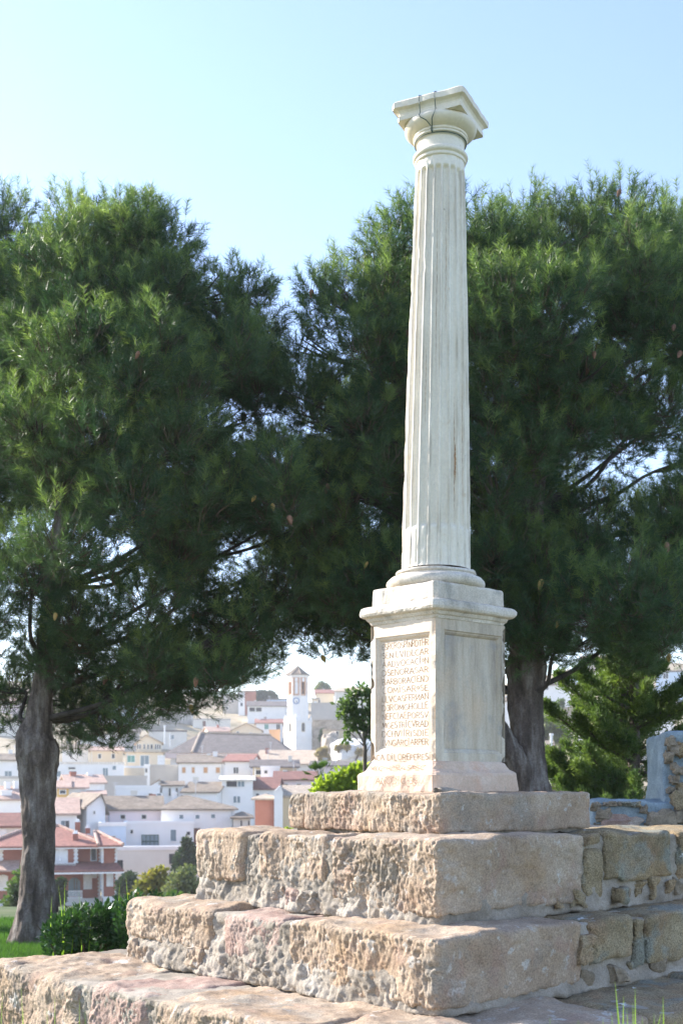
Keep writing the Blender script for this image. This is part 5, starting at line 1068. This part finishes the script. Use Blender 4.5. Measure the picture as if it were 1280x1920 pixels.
# --- middle rows
H('tan-roofed low church annex spreading below the tower', 478, 592, 1433, 1450, 205, 'offwhite', 'rpale', 'gable', 26, 16, yaw=-.12)
H('long low building with a grey sheet roof below the whitewashed rock', 583, 700, 1437, 1452, 178, 'pink', 'rgrey', 'shed', 10, 8)
H('rough tan stone house with a crumbling tiled roof and dark opening', 474, 556, 1438, 1456, 172, 'sand', 'rgrey', 'gable', 12, 7, wins=[(480, 1444, 489, 1452, 'k')], ov=.5)
H('small white parapet wall in front of the crumbling tan house', 489, 524, 1441, 1454, 168, 'white', 'white', 'flat', depth=2, wins=[(496, 1445, 501, 1450, 'k')])
# cream mansion with arcaded attic
t, Rm = H('cream mansion with an arcaded attic gallery and green shutters', 236, 306, 1411, 1440, 208, 'cream', 'rpale', 'hip', 4, 12, wins=[(240, 1417, 253, 1429, 't'), (264, 1417, 279, 1438, 'b'), (296, 1417, 308, 1436, 's')], name='mansion')
H('cream arcaded attic gallery with pitched roof topping the mansion', 256, 303, 1393, 1411, 211, 'cream', 'rpale', 'gable_front', 14, 8, ridge_x=274, wins=[(258, 1396, 260, 1404, 'k'), (262, 1396, 264, 1404, 'k'), (270, 1396, 272, 1404, 'k'), (277, 1396, 279, 1404, 'k'), (283, 1396, 286, 1404, 'k'), (291, 1396, 293, 1404, 'k'), (295, 1396, 297, 1404, 'k'), (299, 1396, 301, 1404, 'k')], under=.3, cat='building')
H('cream terrace wall with a white stair block in front of the mansion', 232, 272, 1440, 1456, 198, 'cream', 'white', 'flat', depth=4)
H('blank grey concrete block building below the mansion', 281, 336, 1438, 1468, 186, 'grey', 'grey', 'flat', depth=8)
H('narrow white block joined to the grey concrete building', 271, 281, 1437, 1462, 185, 'white', 'white', 'flat', depth=5, wins=[(273, 1441, 276, 1448, 'k')])
H('long white house with four orange shuttered windows', 335, 420, 1431, 1466, 182, 'white', 'rtan', 'gable', 15, 11, wins=[(342, 1439, 348, 1449, 'o'), (360, 1439, 365, 1449, 'o'), (382, 1439, 389, 1449, 'o'), (405, 1439, 412, 1449, 'o')])
H('white gabled house with a red tiled roof beside the four orange shutters', 421, 470, 1428, 1470, 180, 'white', 'rred', 'gable', 13, 9, wins=[(428, 1439, 436, 1450, 's'), (438, 1439, 447, 1450, 'w')], yaw=-.18)
H('long white row house with blue-grey door behind the left pine trunk', 108, 232, 1433, 1462, 188, 'white', 'rwhite', 'flat', depth=8, wins=[(130, 1439, 142, 1442, 'k'), (131, 1446, 144, 1456, 'b'), (108, 1446, 116, 1456, 'b'), (193, 1440, 202, 1457, 'b'), (211, 1436, 217, 1443, 'b')])
H('white house with a tan roof left of the pine trunk in the middle rows', -20, 45, 1426, 1458, 188, 'white', 'rtan', 'gable', 12, 9, wins=[(10, 1446, 22, 1455, 'b'), (32, 1434, 36, 1444, 'w')])
H('grey rough courtyard wall behind the salmon-roofed houses', 175, 275, 1459, 1490, 170, 'grey', 'grey', 'flat', depth=5)
H('dull brown flat roof with a white band left of the pine trunk', -20, 50, 1460, 1480, 165, 'offwhite', 'grey', 'flat', depth=9)
H('white veranda house with a sloping white canopy roof', 416, 474, 1464, 1520, 150, 'white', 'rwhite', 'shed', 7, 7, wins=[(425, 1465, 444, 1475, 'k'), (446, 1465, 458, 1475, 'b'), (438, 1493, 443, 1505, 'b'), (445, 1493, 450, 1505, 'b')])
H('pink-white house with a long maroon tiled roof and two dark windows', 516, 592, 1463, 1490, 160, 'pink', 'rmaroon', 'gable', 15, 9, wins=[(528, 1470, 539, 1475, 'k'), (556, 1470, 564, 1475, 'k')])
H('white house with a maroon roof in front of the veranda canopy', 464, 518, 1480, 1510, 152, 'white', 'rmaroon', 'gable', 20, 9, yaw=-.1, wins=[(480, 1488, 486, 1496, 'w'), (500, 1488, 505, 1496, 'b')])
H('white house with two slit windows and a tan roof', 304, 342, 1474, 1502, 150, 'white', 'rtan', 'gable', 7, 7, wins=[(317, 1478, 320, 1492, 'k'), (330, 1478, 333, 1492, 'k')])
H('small white gabled end beside the slit-windowed house', 282, 304, 1474, 1500, 151, 'white', 'rtan', 'gable_front', 11, 8, ridge_x=300, wins=[(288, 1480, 292, 1487, 'k')])
H('tan-roofed white house with a gable end and downpipe', 343, 408, 1486, 1515, 148, 'white', 'rtan', 'gable', 17, 8, yaw=-.25)
H('long low white wall house with a small brown door', 218, 300, 1478, 1502, 147, 'white', 'white', 'flat', depth=6, wins=[(279, 1488, 285, 1497, 'd'), (294, 1488, 302, 1496, 'b')])
H('white house with a salmon roof behind the yellow-walled house', 128, 196, 1469, 1500, 150, 'white', 'rsalmon', 'gable', 14, 8, wins=[(182, 1473, 188, 1486, 's')], yaw=.12)
H('ochre yellow house with a pale salmon roof and a dark window', 108, 129, 1478, 1500, 140, 'yellow', 'rsalmon', 'gable', 12, 7, wins=[(113, 1482, 123, 1488, 'w')])
H('white house with a small window between the yellow and the grey house', 129, 162, 1478, 1502, 141, 'white', 'rsalmon', 'gable', 11, 7, wins=[(141, 1486, 150, 1488, 'k')])
H('grey-sided house with a bright pale sheet roof', 130, 160, 1514, 1545, 134, 'grey', 'rwhite', 'gable', 13, 8)
H('pale grey house with a salmon lean-to roof left of the long tiled house', 158, 195, 1492, 1530, 136, 'offwhite', 'rsalmon', 'shed', 6, 8, wins=[(170, 1500, 175, 1508, 'w')])
# --- the long pink and white house
H('long pale pink upper house with two small dark windows under a tan roof', 200, 302, 1519, 1600, 124, 'pink', 'rtan', 'gable', 22, 9, wins=[(227, 1528, 235, 1535, 'k'), (266, 1528, 274, 1535, 'k')])
H('long white house with three small dark windows under a grey-tan roof', 303, 440, 1519, 1630, 123, 'white', 'rtan', 'hip', 26, 12, wins=[(337, 1528, 344, 1535, 'b'), (367, 1528, 374, 1535, 'b'), (396, 1527, 403, 1534, 'b'), (321, 1555, 330, 1576, 'b'), (363, 1553, 375, 1584, 'd')], ridge_span=(340, 352))
H('white gabled house end with one tiny window left of the long pink house', 163, 198, 1512, 1550, 122, 'white', 'rtan', 'gable_front', 20, 12, ridge_x=190, wins=[(176, 1521, 178, 1526, 'k')], yaw=.25)
H('white lower building with a big green-framed window', 236, 363, 1546, 1628, 121.5, 'white', 'white', 'flat', depth=5, wins=[(267, 1566, 297, 1589, 'G'), (320, 1556, 330, 1577, 'b'), (246, 1556, 250, 1562, 'k'), (350, 1560, 356, 1566, 'k')])
H('pale blue lean-to between the red mansion and the green-framed window', 186, 236, 1549, 1625, 119, 'bluewhite', 'white', 'flat', depth=5, wins=[(208, 1568, 216, 1572, 'k')])
H('cream ground-floor wall with a dark garage opening below the white house', 212, 380, 1594, 1627, 116, 'offwhite', 'white', 'flat', depth=2, wins=[(219, 1612, 232, 1628, 'k'), (317, 1601, 332, 1620, 'k')])
H('grey house with a salmon roof and two slit windows beside the brick house', 438, 470, 1535, 1575, 122, 'offwhite', 'rtan', 'hip', 12, 8, wins=[(451, 1539, 454, 1549, 'k'), (465, 1539, 468, 1549, 'k')])
H('red brick house with a striped clay tile roof above the steps', 478, 519, 1500, 1575, 108, 'brickw', 'rstripe', 'hip', 11, 8)
H('ochre house with a striped tile roof and white gable edge behind the top step', 530, 600, 1496, 1575, 104, 'sand', 'rstripe', 'gable', 19, 9, ov=.1)
H('narrow bright white wall between the brick house and the ochre house', 514, 530, 1488, 1575, 103, 'white', 'white', 'gable_front', 10, 10, ridge_x=524, ov=.02)
# --- left edge houses
H('white house with a salmon roof at the left edge beside the pine trunk', -40, 48, 1500, 1532, 130, 'white', 'rsalmon', 'gable', 22, 10, yaw=.1, chim=[(14, 1494, 20, 12, 'white')])
H('white house with a salmon tiled roof and dark window right of the pine trunk', 92, 144, 1527, 1568, 120, 'white', 'rsalmon', 'gable', 26, 11, wins=[(115, 1539, 122, 1553, 'b'), (123, 1539, 130, 1553, 'w')])
H('pale house with a maroon roof and white shutters at the left edge', -40, 42, 1551, 1585, 108, 'offwhite', 'rmaroon', 'gable', 20, 9, wins=[(2, 1556, 11, 1571, 's'), (28, 1556, 37, 1571, 's')])
# --- houses seen at the right between the pine trunk and the conifer
H('white house with brown tiled roof and red door right of the pine trunk', 1012, 1068, 1284, 1324, 240, 'white', 'rgrey', 'gable', 10, 8, wins=[(1020, 1287, 1027, 1293, 'w'), (1022, 1309, 1029, 1321, 'd'), (1039, 1307, 1050, 1319, 's')])
H('beige house with a tiled roof joined to the white house with the red door', 1068, 1112, 1290, 1326, 242, 'cream', 'rgrey', 'gable', 10, 8, wins=[(1086, 1305, 1094, 1322, 'b')])
H('pale upper house above the brown roofs at the right', 1050, 1110, 1262, 1290, 300, 'bluewhite', 'rpale', 'gable', 8, 9, wins=[(1060, 1268, 1066, 1275, 'w')])
H('pink-brown house high on the right hill under the pine boughs', 1090, 1150, 1236, 1265, 330, 'pink', 'rsalmon', 'gable', 9, 10, wins=[(1100, 1243, 1106, 1250, 'w')])
H('white house seen through the conifer at the right', 1200, 1262, 1322, 1350, 220, 'white', 'rpale', 'gable', 16, 9)
H('blue-white house at the right edge under the pine boughs', 1230, 1300, 1260, 1290, 290, 'bluewhite', 'rgrey', 'flat', depth=9, wins=[(1243, 1262, 1252, 1272, 'w')])
H('white cottage wall seen low through the conifer', 1076, 1110, 1378, 1425, 120, 'white', 'rpale', 'shed', 5, 6)
H('pale house with a reddish roof right behind the pine trunk foot', 930, 1032, 1400, 1450, 130, 'offwhite', 'rtan', 'gable', 10, 8, wins=[(948, 1410, 955, 1420, 'b')])
H('white house glimpsed between the pedestal and the pine trunk', 925, 965, 1315, 1345, 235, 'white', 'rtan', 'gable', 9, 8)
H('grey stone terrace wall below the white house with the red door', 1000, 1105, 1329, 1350, 230, 'masonry', 'masonry', 'flat', depth=2, cat='wall', name='terrace_wall')
for i, (x, y0, y1, D, lb) in enumerate(((1033, 1378, 1420, 95, 'pale metal chimney pipe right of the pine trunk'), (1083, 1343, 1372, 110, 'pale metal chimney pipe above the white cottage in the conifer'))):
    r_ = 2.6 * D / F; o = MB().tube([at(x, y1, D), at(x, y0, D)], r_, 10).tube([at(x, y0 + 1, D), at(x, y0 - 3, D)], r_ * 1.5, 10).build('chimney_pipe', M['steel']); tag(o, lb, 'pipe')

# --- rocks and walls round the tower
def rock(label, pts_px, D, dep, mat, seed, name='rock_outcrop'):
    """a displaced mound with a pixel-scaled outline: (x0,x1,ytop,ybot)"""
    x0, x1, yt, yb = pts_px; a = at(x0, yb, D); b = at(x1, yt, D); c = (a + b) / 2; n = 40; m = 24
    T, Pp = np.meshgrid(np.linspace(0, 2 * np.pi, n, endpoint=False), np.linspace(-np.pi / 2, np.pi / 2, m)); V = np.stack([np.cos(Pp) * np.cos(T), np.cos(Pp) * np.sin(T), np.sin(Pp)], -1).reshape(-1, 3); V = np.sign(V) * np.abs(V) ** .6
    V = V * (1 + .25 * fbm(V * 2.2 + seed, seed, 4))[:, None] * np.array(((b.x - a.x) / 2, dep, (b.z - a.z) / 2)) + np.array((c.x, D + dep * .7, c.z))
    i = np.arange(n * m).reshape(m, n); j = np.roll(i, -1, 1); o = np_mesh(name, V, np.stack([i[:-1], j[:-1], j[1:], i[1:]], -1).reshape(-1, 4), mat); tag(o, label, 'rock'); return o
rock('whitewashed rock mound behind the young tree', (622, 705, 1384, 1440), 205, 7, M['whitewash_rock'], 3)
rock('tan rock outcrop between the tower and the whitewashed rock', (603, 636, 1372, 1440), 222, 6, M['masonry'], 8)
H('sand-coloured low stone building on the rock beside the young tree', 605, 660, 1370, 1385, 232, 'sand', 'rpale', 'flat', depth=6, wins=[(627, 1358 + 14, 634, 1380, 'k')])
H('long grey retaining wall on the slope right of the tower', 583, 700, 1350, 1375, 265, 'masonry', 'grey', 'flat', depth=3, cat='wall', name='retaining_wall')
H('dark stone retaining wall right behind the tower foot', 580, 612, 1366, 1412, 258, 'masonry', 'masonry', 'flat', depth=3, cat='wall', name='retaining_wall')

# --- the red mansion at lower left
def red_mansion():
    D = 95; t = thing('brick_mansion', at(100, 1700, D), 'two-storey brick-red mansion with white quoins, red tiled roofs and balcony', 'house'); k = D / F
    Id = Matrix.Identity(4)
    def fx(x): return (x - 640) * k
    def fz(y): return EYE + (HOR - y) * k
    def pbox(mb, x0, x1, y0, y1, d0, d1): mb.box((fx(x0), d0, fz(y1)), (fx(x1), d1, fz(y0))); return mb
    w_ = MB(); pbox(w_, -30, 186, 1584, 1720, D, D + 9); pbox(w_, 192, 217, 1584, 1720, D - 1.2, D + 9.0); pbox(w_, 60, 142, 1584.3, 1632, D - .7, D - .002) ; w_.build('wall', M['redw'], t)
    b_ = MB(); pbox(b_, -30.5, 186.5, 1685, 1725, D - .06, D + 9.06); pbox(b_, 191.5, 217.5, 1680, 1725, D - 1.26, D - 1.203); b_.build('white_plinth', M['white'], t)
    # main hip roof
    def hip(x0, x1, d0, d1, ye, yr, rx0, rx1, nm='roof'):
        E = [Vector((fx(x0), d0, fz(ye))), Vector((fx(x1), d0, fz(ye))), Vector((fx(x1), d1, fz(ye))), Vector((fx(x0), d1, fz(ye)))]; m_ = (d0 + d1) / 2; zr = fz(ye) + (ye - yr) * k * 1.05
        r0, r1 = Vector((fx(rx0), m_, zr)), Vector((fx(rx1), m_, zr)); dn = Vector((0, 0, -.14))
        o = MB().add([v + dn for v in E] + E + [r0, r1], [(3, 2, 1, 0), (0, 1, 5, 4), (1, 2, 6, 5), (2, 3, 7, 6), (3, 0, 4, 7), (4, 5, 9, 8), (5, 6, 9), (6, 7, 8, 9), (7, 4, 8)]).build(nm, M['rred'], t)
        h = MB(); up = Vector((0, 0, .05))
        for a_, c_ in ((E[0], r0), (E[1], r1), (r0, r1)): h.tube([a_ + up, c_ + up], .13, 6)
        h.build('ridge_tiles', M['rsalmon'], o)
        f_ = MB().box((fx(x0) + .03, d0 + .03, fz(ye) - .24), (fx(x1) - .03, d1 - .03, fz(ye) - .145)); f_.build('eave_board', M['trim'], o); return o
    ro = hip(-34, 197, D - 1.1, D + 9.6, 1585, 1554, 60, 108); hip(183, 228, D - 2.2, D + 8, 1583, 1564, 176, 182)
    # chimneys
    for (x0, x1, y0, y1, dd) in ((136, 146, 1564, 1584, .3), (139, 149, 1544, 1575, 3.0), (159, 168, 1557, 1568, 4.5)):
        m_ = MB(); pbox(m_, x0, x1, y0, y1, D + dd, D + dd + .5); m_.build('chimney', M['redw'], ro); m_ = MB(); pbox(m_, x0 + 1.5, x1 - 1.5, y0 - 6, y0 - .1, D + dd + .08, D + dd + .42); pbox(m_, x0 - .5, x1 + .5, y0 - 1.2, y0 - .05, D + dd - .05, D + dd + .55); m_.build('chimney_cap', M['trim'], ro)
    # canopy roof between floors
    c = MB(); zt_, zb_ = fz(1616), fz(1628)
    c.add([Vector(v) for v in ((fx(62), D - 3.2, zb_), (fx(229), D - 3.2, zb_), (fx(217), D - 1.21, zt_), (fx(142), D - .002, zt_), (fx(62), D - .71, zt_))] + [Vector(v) for v in ((fx(62), D - 3.2, zb_ - .15), (fx(229), D - 3.2, zb_ - .15), (fx(217), D - 1.21, zb_ - .15), (fx(142), D - .002, zb_ - .15), (fx(62), D - .71, zb_ - .15))],
          [(0, 1, 2, 3, 4), (9, 8, 7, 6, 5), (0, 5, 6, 1), (1, 6, 7, 2), (2, 7, 8, 3), (4, 9, 5, 0)]); c.build('canopy_roof', M['rmaroon'], t)
    c = MB(); pbox(c, 62, 229, 1631, 1634, D - 3.25, D - 3.05); c.build('canopy_edge', M['trim'], t)
    c = MB(); c.add([Vector(v) for v in ((fx(-34), D - 2.2, fz(1627)), (fx(40), D - 2.2, fz(1627)), (fx(40), D - .01, fz(1612)), (fx(-34), D - .01, fz(1612)), (fx(-34), D - 2.2, fz(1630)), (fx(40), D - 2.2, fz(1630)), (fx(40), D - .01, fz(1630)), (fx(-34), D - .01, fz(1630)))], [(0, 1, 2, 3), (7, 6, 5, 4), (0, 4, 5, 1), (1, 5, 6, 2), (3, 2, 6, 7), (0, 3, 7, 4)]); c.build('canopy_roof', M['rsalmon'], t)
    # quoins
    for (xq, dq, y0, y1) in ((188, D - .1, 1586, 1622), (192, D - 1.28, 1586, 1616), (217, D - 1.28, 1586, 1618), (192, D - 1.28, 1634, 1680), (217, D - 1.28, 1634, 1680), (186, D - .1, 1634, 1684), (142, D - .8, 1586, 1616), (6, D - .08, 1586, 1616)):
        m_ = MB(); y = y0; i = 0
        while y < y1: w2 = 4.2 if i % 2 == 0 else 2.6; pbox(m_, xq - w2, xq + (w2 if xq in (142, 6) else .6), y, y + 3.3, dq, dq + .1); y += 3.5; i += 1
        m_.build('quoins', M['trim'], t)
    cx = Vector((0, 0, 0))
    def win(x0, y0, x1, y1, kd, dd): wo = opening(x0, y0, x1, y1, kd, D, cx, Matrix.Translation((0, D, 0)), t, dd); m_ = MB(); xm = (x0 + x1) / 2; m_.add([Vector((fx(x0 - 2.3), D - .10 + dd, fz(y0 - 1.8))), Vector((fx(x1 + 2.3), D - .10 + dd, fz(y0 - 1.8))), Vector((fx(xm + 2), D - .10 + dd, fz(y0 - 4.4))), Vector((fx(xm - 2), D - .10 + dd, fz(y0 - 4.4)))], [(0, 1, 2, 3)]); m_.build('lintel', M['trim'], wo)
    win(104, 1595, 126, 1621, 's', -.7); win(170, 1592, 179, 1614, 'w', 0); win(157, 1643, 170, 1667, 's', 0); win(199, 1638, 209, 1660, 's', -1.2); win(173, 1636, 179, 1646, 's', 0); win(3, 1643, 17, 1667, 's', 0); win(-4, 1592, 2, 1605, 't', 0)
    # porch arches
    for (xc, yc, hw_) in ((139, 1661, 11), (112, 1663, 9)):
        pr = [(fx(xc - hw_), fz(1681)), (fx(xc + hw_), fz(1681)), (fx(xc + hw_), fz(yc - 4))] + [(fx(xc + hw_ * math.cos(math.radians(d))), fz(yc - 4 - hw_ * math.sin(math.radians(d)))) for d in range(20, 180, 20)] + [(fx(xc - hw_), fz(yc - 4))]
        n_ = len(pr); m_ = MB().add([Vector((x, D - .06, z)) for x, z in pr] + [Vector((x, D + .0, z)) for x, z in pr], [tuple(range(n_))] + [(i, i + n_, (i + 1) % n_ + n_, (i + 1) % n_) for i in range(n_)]); ao = m_.build('arched_opening', M['bglass'], t)
        m_ = MB(); pbox(m_, xc - .6, xc + .6, yc - 14, 1681, D - .12, D - .065); pbox(m_, xc + 4, xc + 5, yc - 11, 1681, D - .12, D - .065); m_.build('glazing_bar', M['brown'], ao)
    # balustrades
    for (x0, x1, y0, y1, dd) in ((100, 142, 1616, 1627, -1.6), (126, 154, 1668, 1682, -1.4)):
        m_ = MB(); pbox(m_, x0, x1, y0, y0 + 1.3, D + dd, D + dd + .25); pbox(m_, x0, x1, y1 - 1.5, y1, D + dd, D + dd + .25); x = x0 + 1
        while x < x1 - .5: pbox(m_, x, x + .9, y0 + 1.3, y1 - 1.5, D + dd + .05, D + dd + .2); x += 2
        if y0 == 1616: pbox(m_, 113, 115, y0 - 3, y0, D + dd, D + dd + .25); m_.lathe([(.1, 0), (.14, .1), (.05, .2), (.1, .28), (.01, .36)], 8, Matrix.Translation((fx(114), D + dd + .12, fz(y0 - 3))))
        m_.build('balustrade', M['trim'], t)
    t.rotation_euler.z = math.radians(11.5)
red_mansion()

# --- trees and scrub of the valley
bush('tree', 'dark green trees on the skyline behind the long veranda house', [(484, 1305, 8), (495, 1303, 8), (506, 1305, 8), (513, 1308, 6)], 360, 1800, .9, .35, M['dgreen'], 'tree')
bush('tree', 'pale olive tree on the skyline behind the red roof right of the tower', [(603, 1288, 8), (612, 1291, 6), (597, 1292, 5)], 350, 900, .9, .3, M['olive'], 'tree')
bush('tree', 'dark tree against the garage wall at the edge of the steps', [(345, 1610, 16), (352, 1595, 12), (340, 1625, 14), (358, 1620, 14), (350, 1580, 7)], 100, 2600, .42, .14, M['dgreen'], 'tree')
bush('shrub', 'yellow-green autumn shrub below the cream garage wall', [(285, 1650, 18), (300, 1640, 16), (270, 1662, 14), (312, 1655, 16), (290, 1670, 18), (258, 1672, 10)], 62, 3800, .24, .08, M['autumn'])
bush('shrub', 'grey-green olive shrub beside the autumn shrub', [(335, 1655, 22), (350, 1640, 18), (325, 1672, 18), (360, 1670, 20)], 60, 3800, .22, .07, M['olive'])
bush('shrub', 'bright green climber shrub left of the pine trunk', [(35, 1665, 18), (45, 1645, 16), (25, 1690, 18), (48, 1685, 14), (20, 1715, 16)], 60, 3600, .24, .09, M['green'])
bush('cypress', 'narrow dark cypress left of the pine trunk', [(30, 1690, 8), (30, 1705, 9), (30, 1720, 10), (30, 1735, 10), (30, 1675, 5)], 42, 3000, .12, .03, M['dgreen'], 'tree')
bush('shrub', 'round green shrub at the left edge below the mansion', [(0, 1735, 18), (8, 1755, 16), (-10, 1750, 18)], 40, 2600, .16, .05, M['green'])
bush('tree', 'small dark tree in front of the red mansion arches', [(105, 1665, 12), (112, 1680, 13), (100, 1690, 12), (115, 1655, 8)], 75, 2200, .26, .09, M['dgreen'], 'tree')
bush('shrub', 'dark shrubs behind the railing beside the red mansion', [(235, 1652, 12), (245, 1645, 10), (228, 1660, 10), (250, 1660, 12)], 85, 1800, .3, .1, M['dgreen'])
bush('shrub', 'low green scrub just above the hedge', [(300, 1695, 16), (330, 1690, 18), (270, 1700, 14), (355, 1695, 16), (240, 1705, 14)], 34, 3800, .14, .045, M['green'])
bush('shrub', 'dry tan bush left of the whitewashed rock', [(598, 1413, 6), (606, 1418, 7), (613, 1422, 6), (607, 1408, 6)], 200, 1200, .5, .15, M['dry'])
bush('shrub', 'dry tan scrub patch on top of the whitewashed rock', [(640, 1402, 5), (650, 1401, 5), (674, 1410, 6), (632, 1403, 4)], 203, 1000, .5, .15, M['dry'])
bush('shrub', 'green bush growing on the dark wall right of the tower', [(604, 1378, 4), (602, 1385, 4), (605, 1371, 3)], 252, 500, .5, .18, M['green'])
bush('shrub', 'brown and green scrub on the slope right of the pine trunk', [(1022, 1352, 10), (1035, 1362, 11), (1020, 1370, 10), (1050, 1372, 10), (1040, 1385, 10), (1062, 1382, 9), (1012, 1390, 8)], 140, 3800, .4, .13, M['olive'])
bush('shrub', 'round dark green bush on the terrace by the red door', [(1050, 1320, 6), (1049, 1325, 5), (1052, 1315, 4)], 226, 500, .5, .2, M['green'])
bush('shrub', 'small green weeds on the joint behind the top step', [(540, 1558, 4), (546, 1560, 3), (535, 1560, 3)], 9.2, 220, .03, .008, M['lime'], stem=False)

# scattered scrub on the open slopes
sl_ = []; rs = random.Random(21)
while len(sl_) < 900:
    x = rs.uniform(-90, 150); y = rs.uniform(26, 440) if x > 12 else rs.uniform(26, 60)
    px_ = 640 + x * F / y
    if y > 60 and px_ < 1115 and not (700 < px_ < 925): continue
    r_ = rs.uniform(.4, 1.3); sl_.append((x, y, float(gz(x, y)) + r_ * .3, r_, .8))
tag(leaf_cloud(sl_, 60000, .42, .14, M['olive'], 'hillside_scrub', None, .3), 'low olive green scrub dotted over the dry slopes', 'scrub', kind='stuff')
if HAZE:
    hz = MB().box((-420, -320, -14), (420, 520, 62)).build('haze', None); hz['kind'] = 'stuff'; tag(hz, 'thin pale haze over the valley', 'haze')
    m = bpy.data.materials.new('haze'); m.use_nodes = True; m.node_tree.nodes.clear(); o_ = m.node_tree.nodes.new('ShaderNodeOutputMaterial'); v_ = m.node_tree.nodes.new('ShaderNodeVolumePrincipled')
    v_.inputs['Color'].default_value = (.95, .97, 1, 1); v_.inputs['Density'].default_value = .00042; v_.inputs['Anisotropy'].default_value = .3; m.node_tree.links.new(v_.outputs[0], o_.inputs['Volume']); hz.data.materials.append(m)
S.render.resolution_x = 682; S.render.resolution_y = 1024
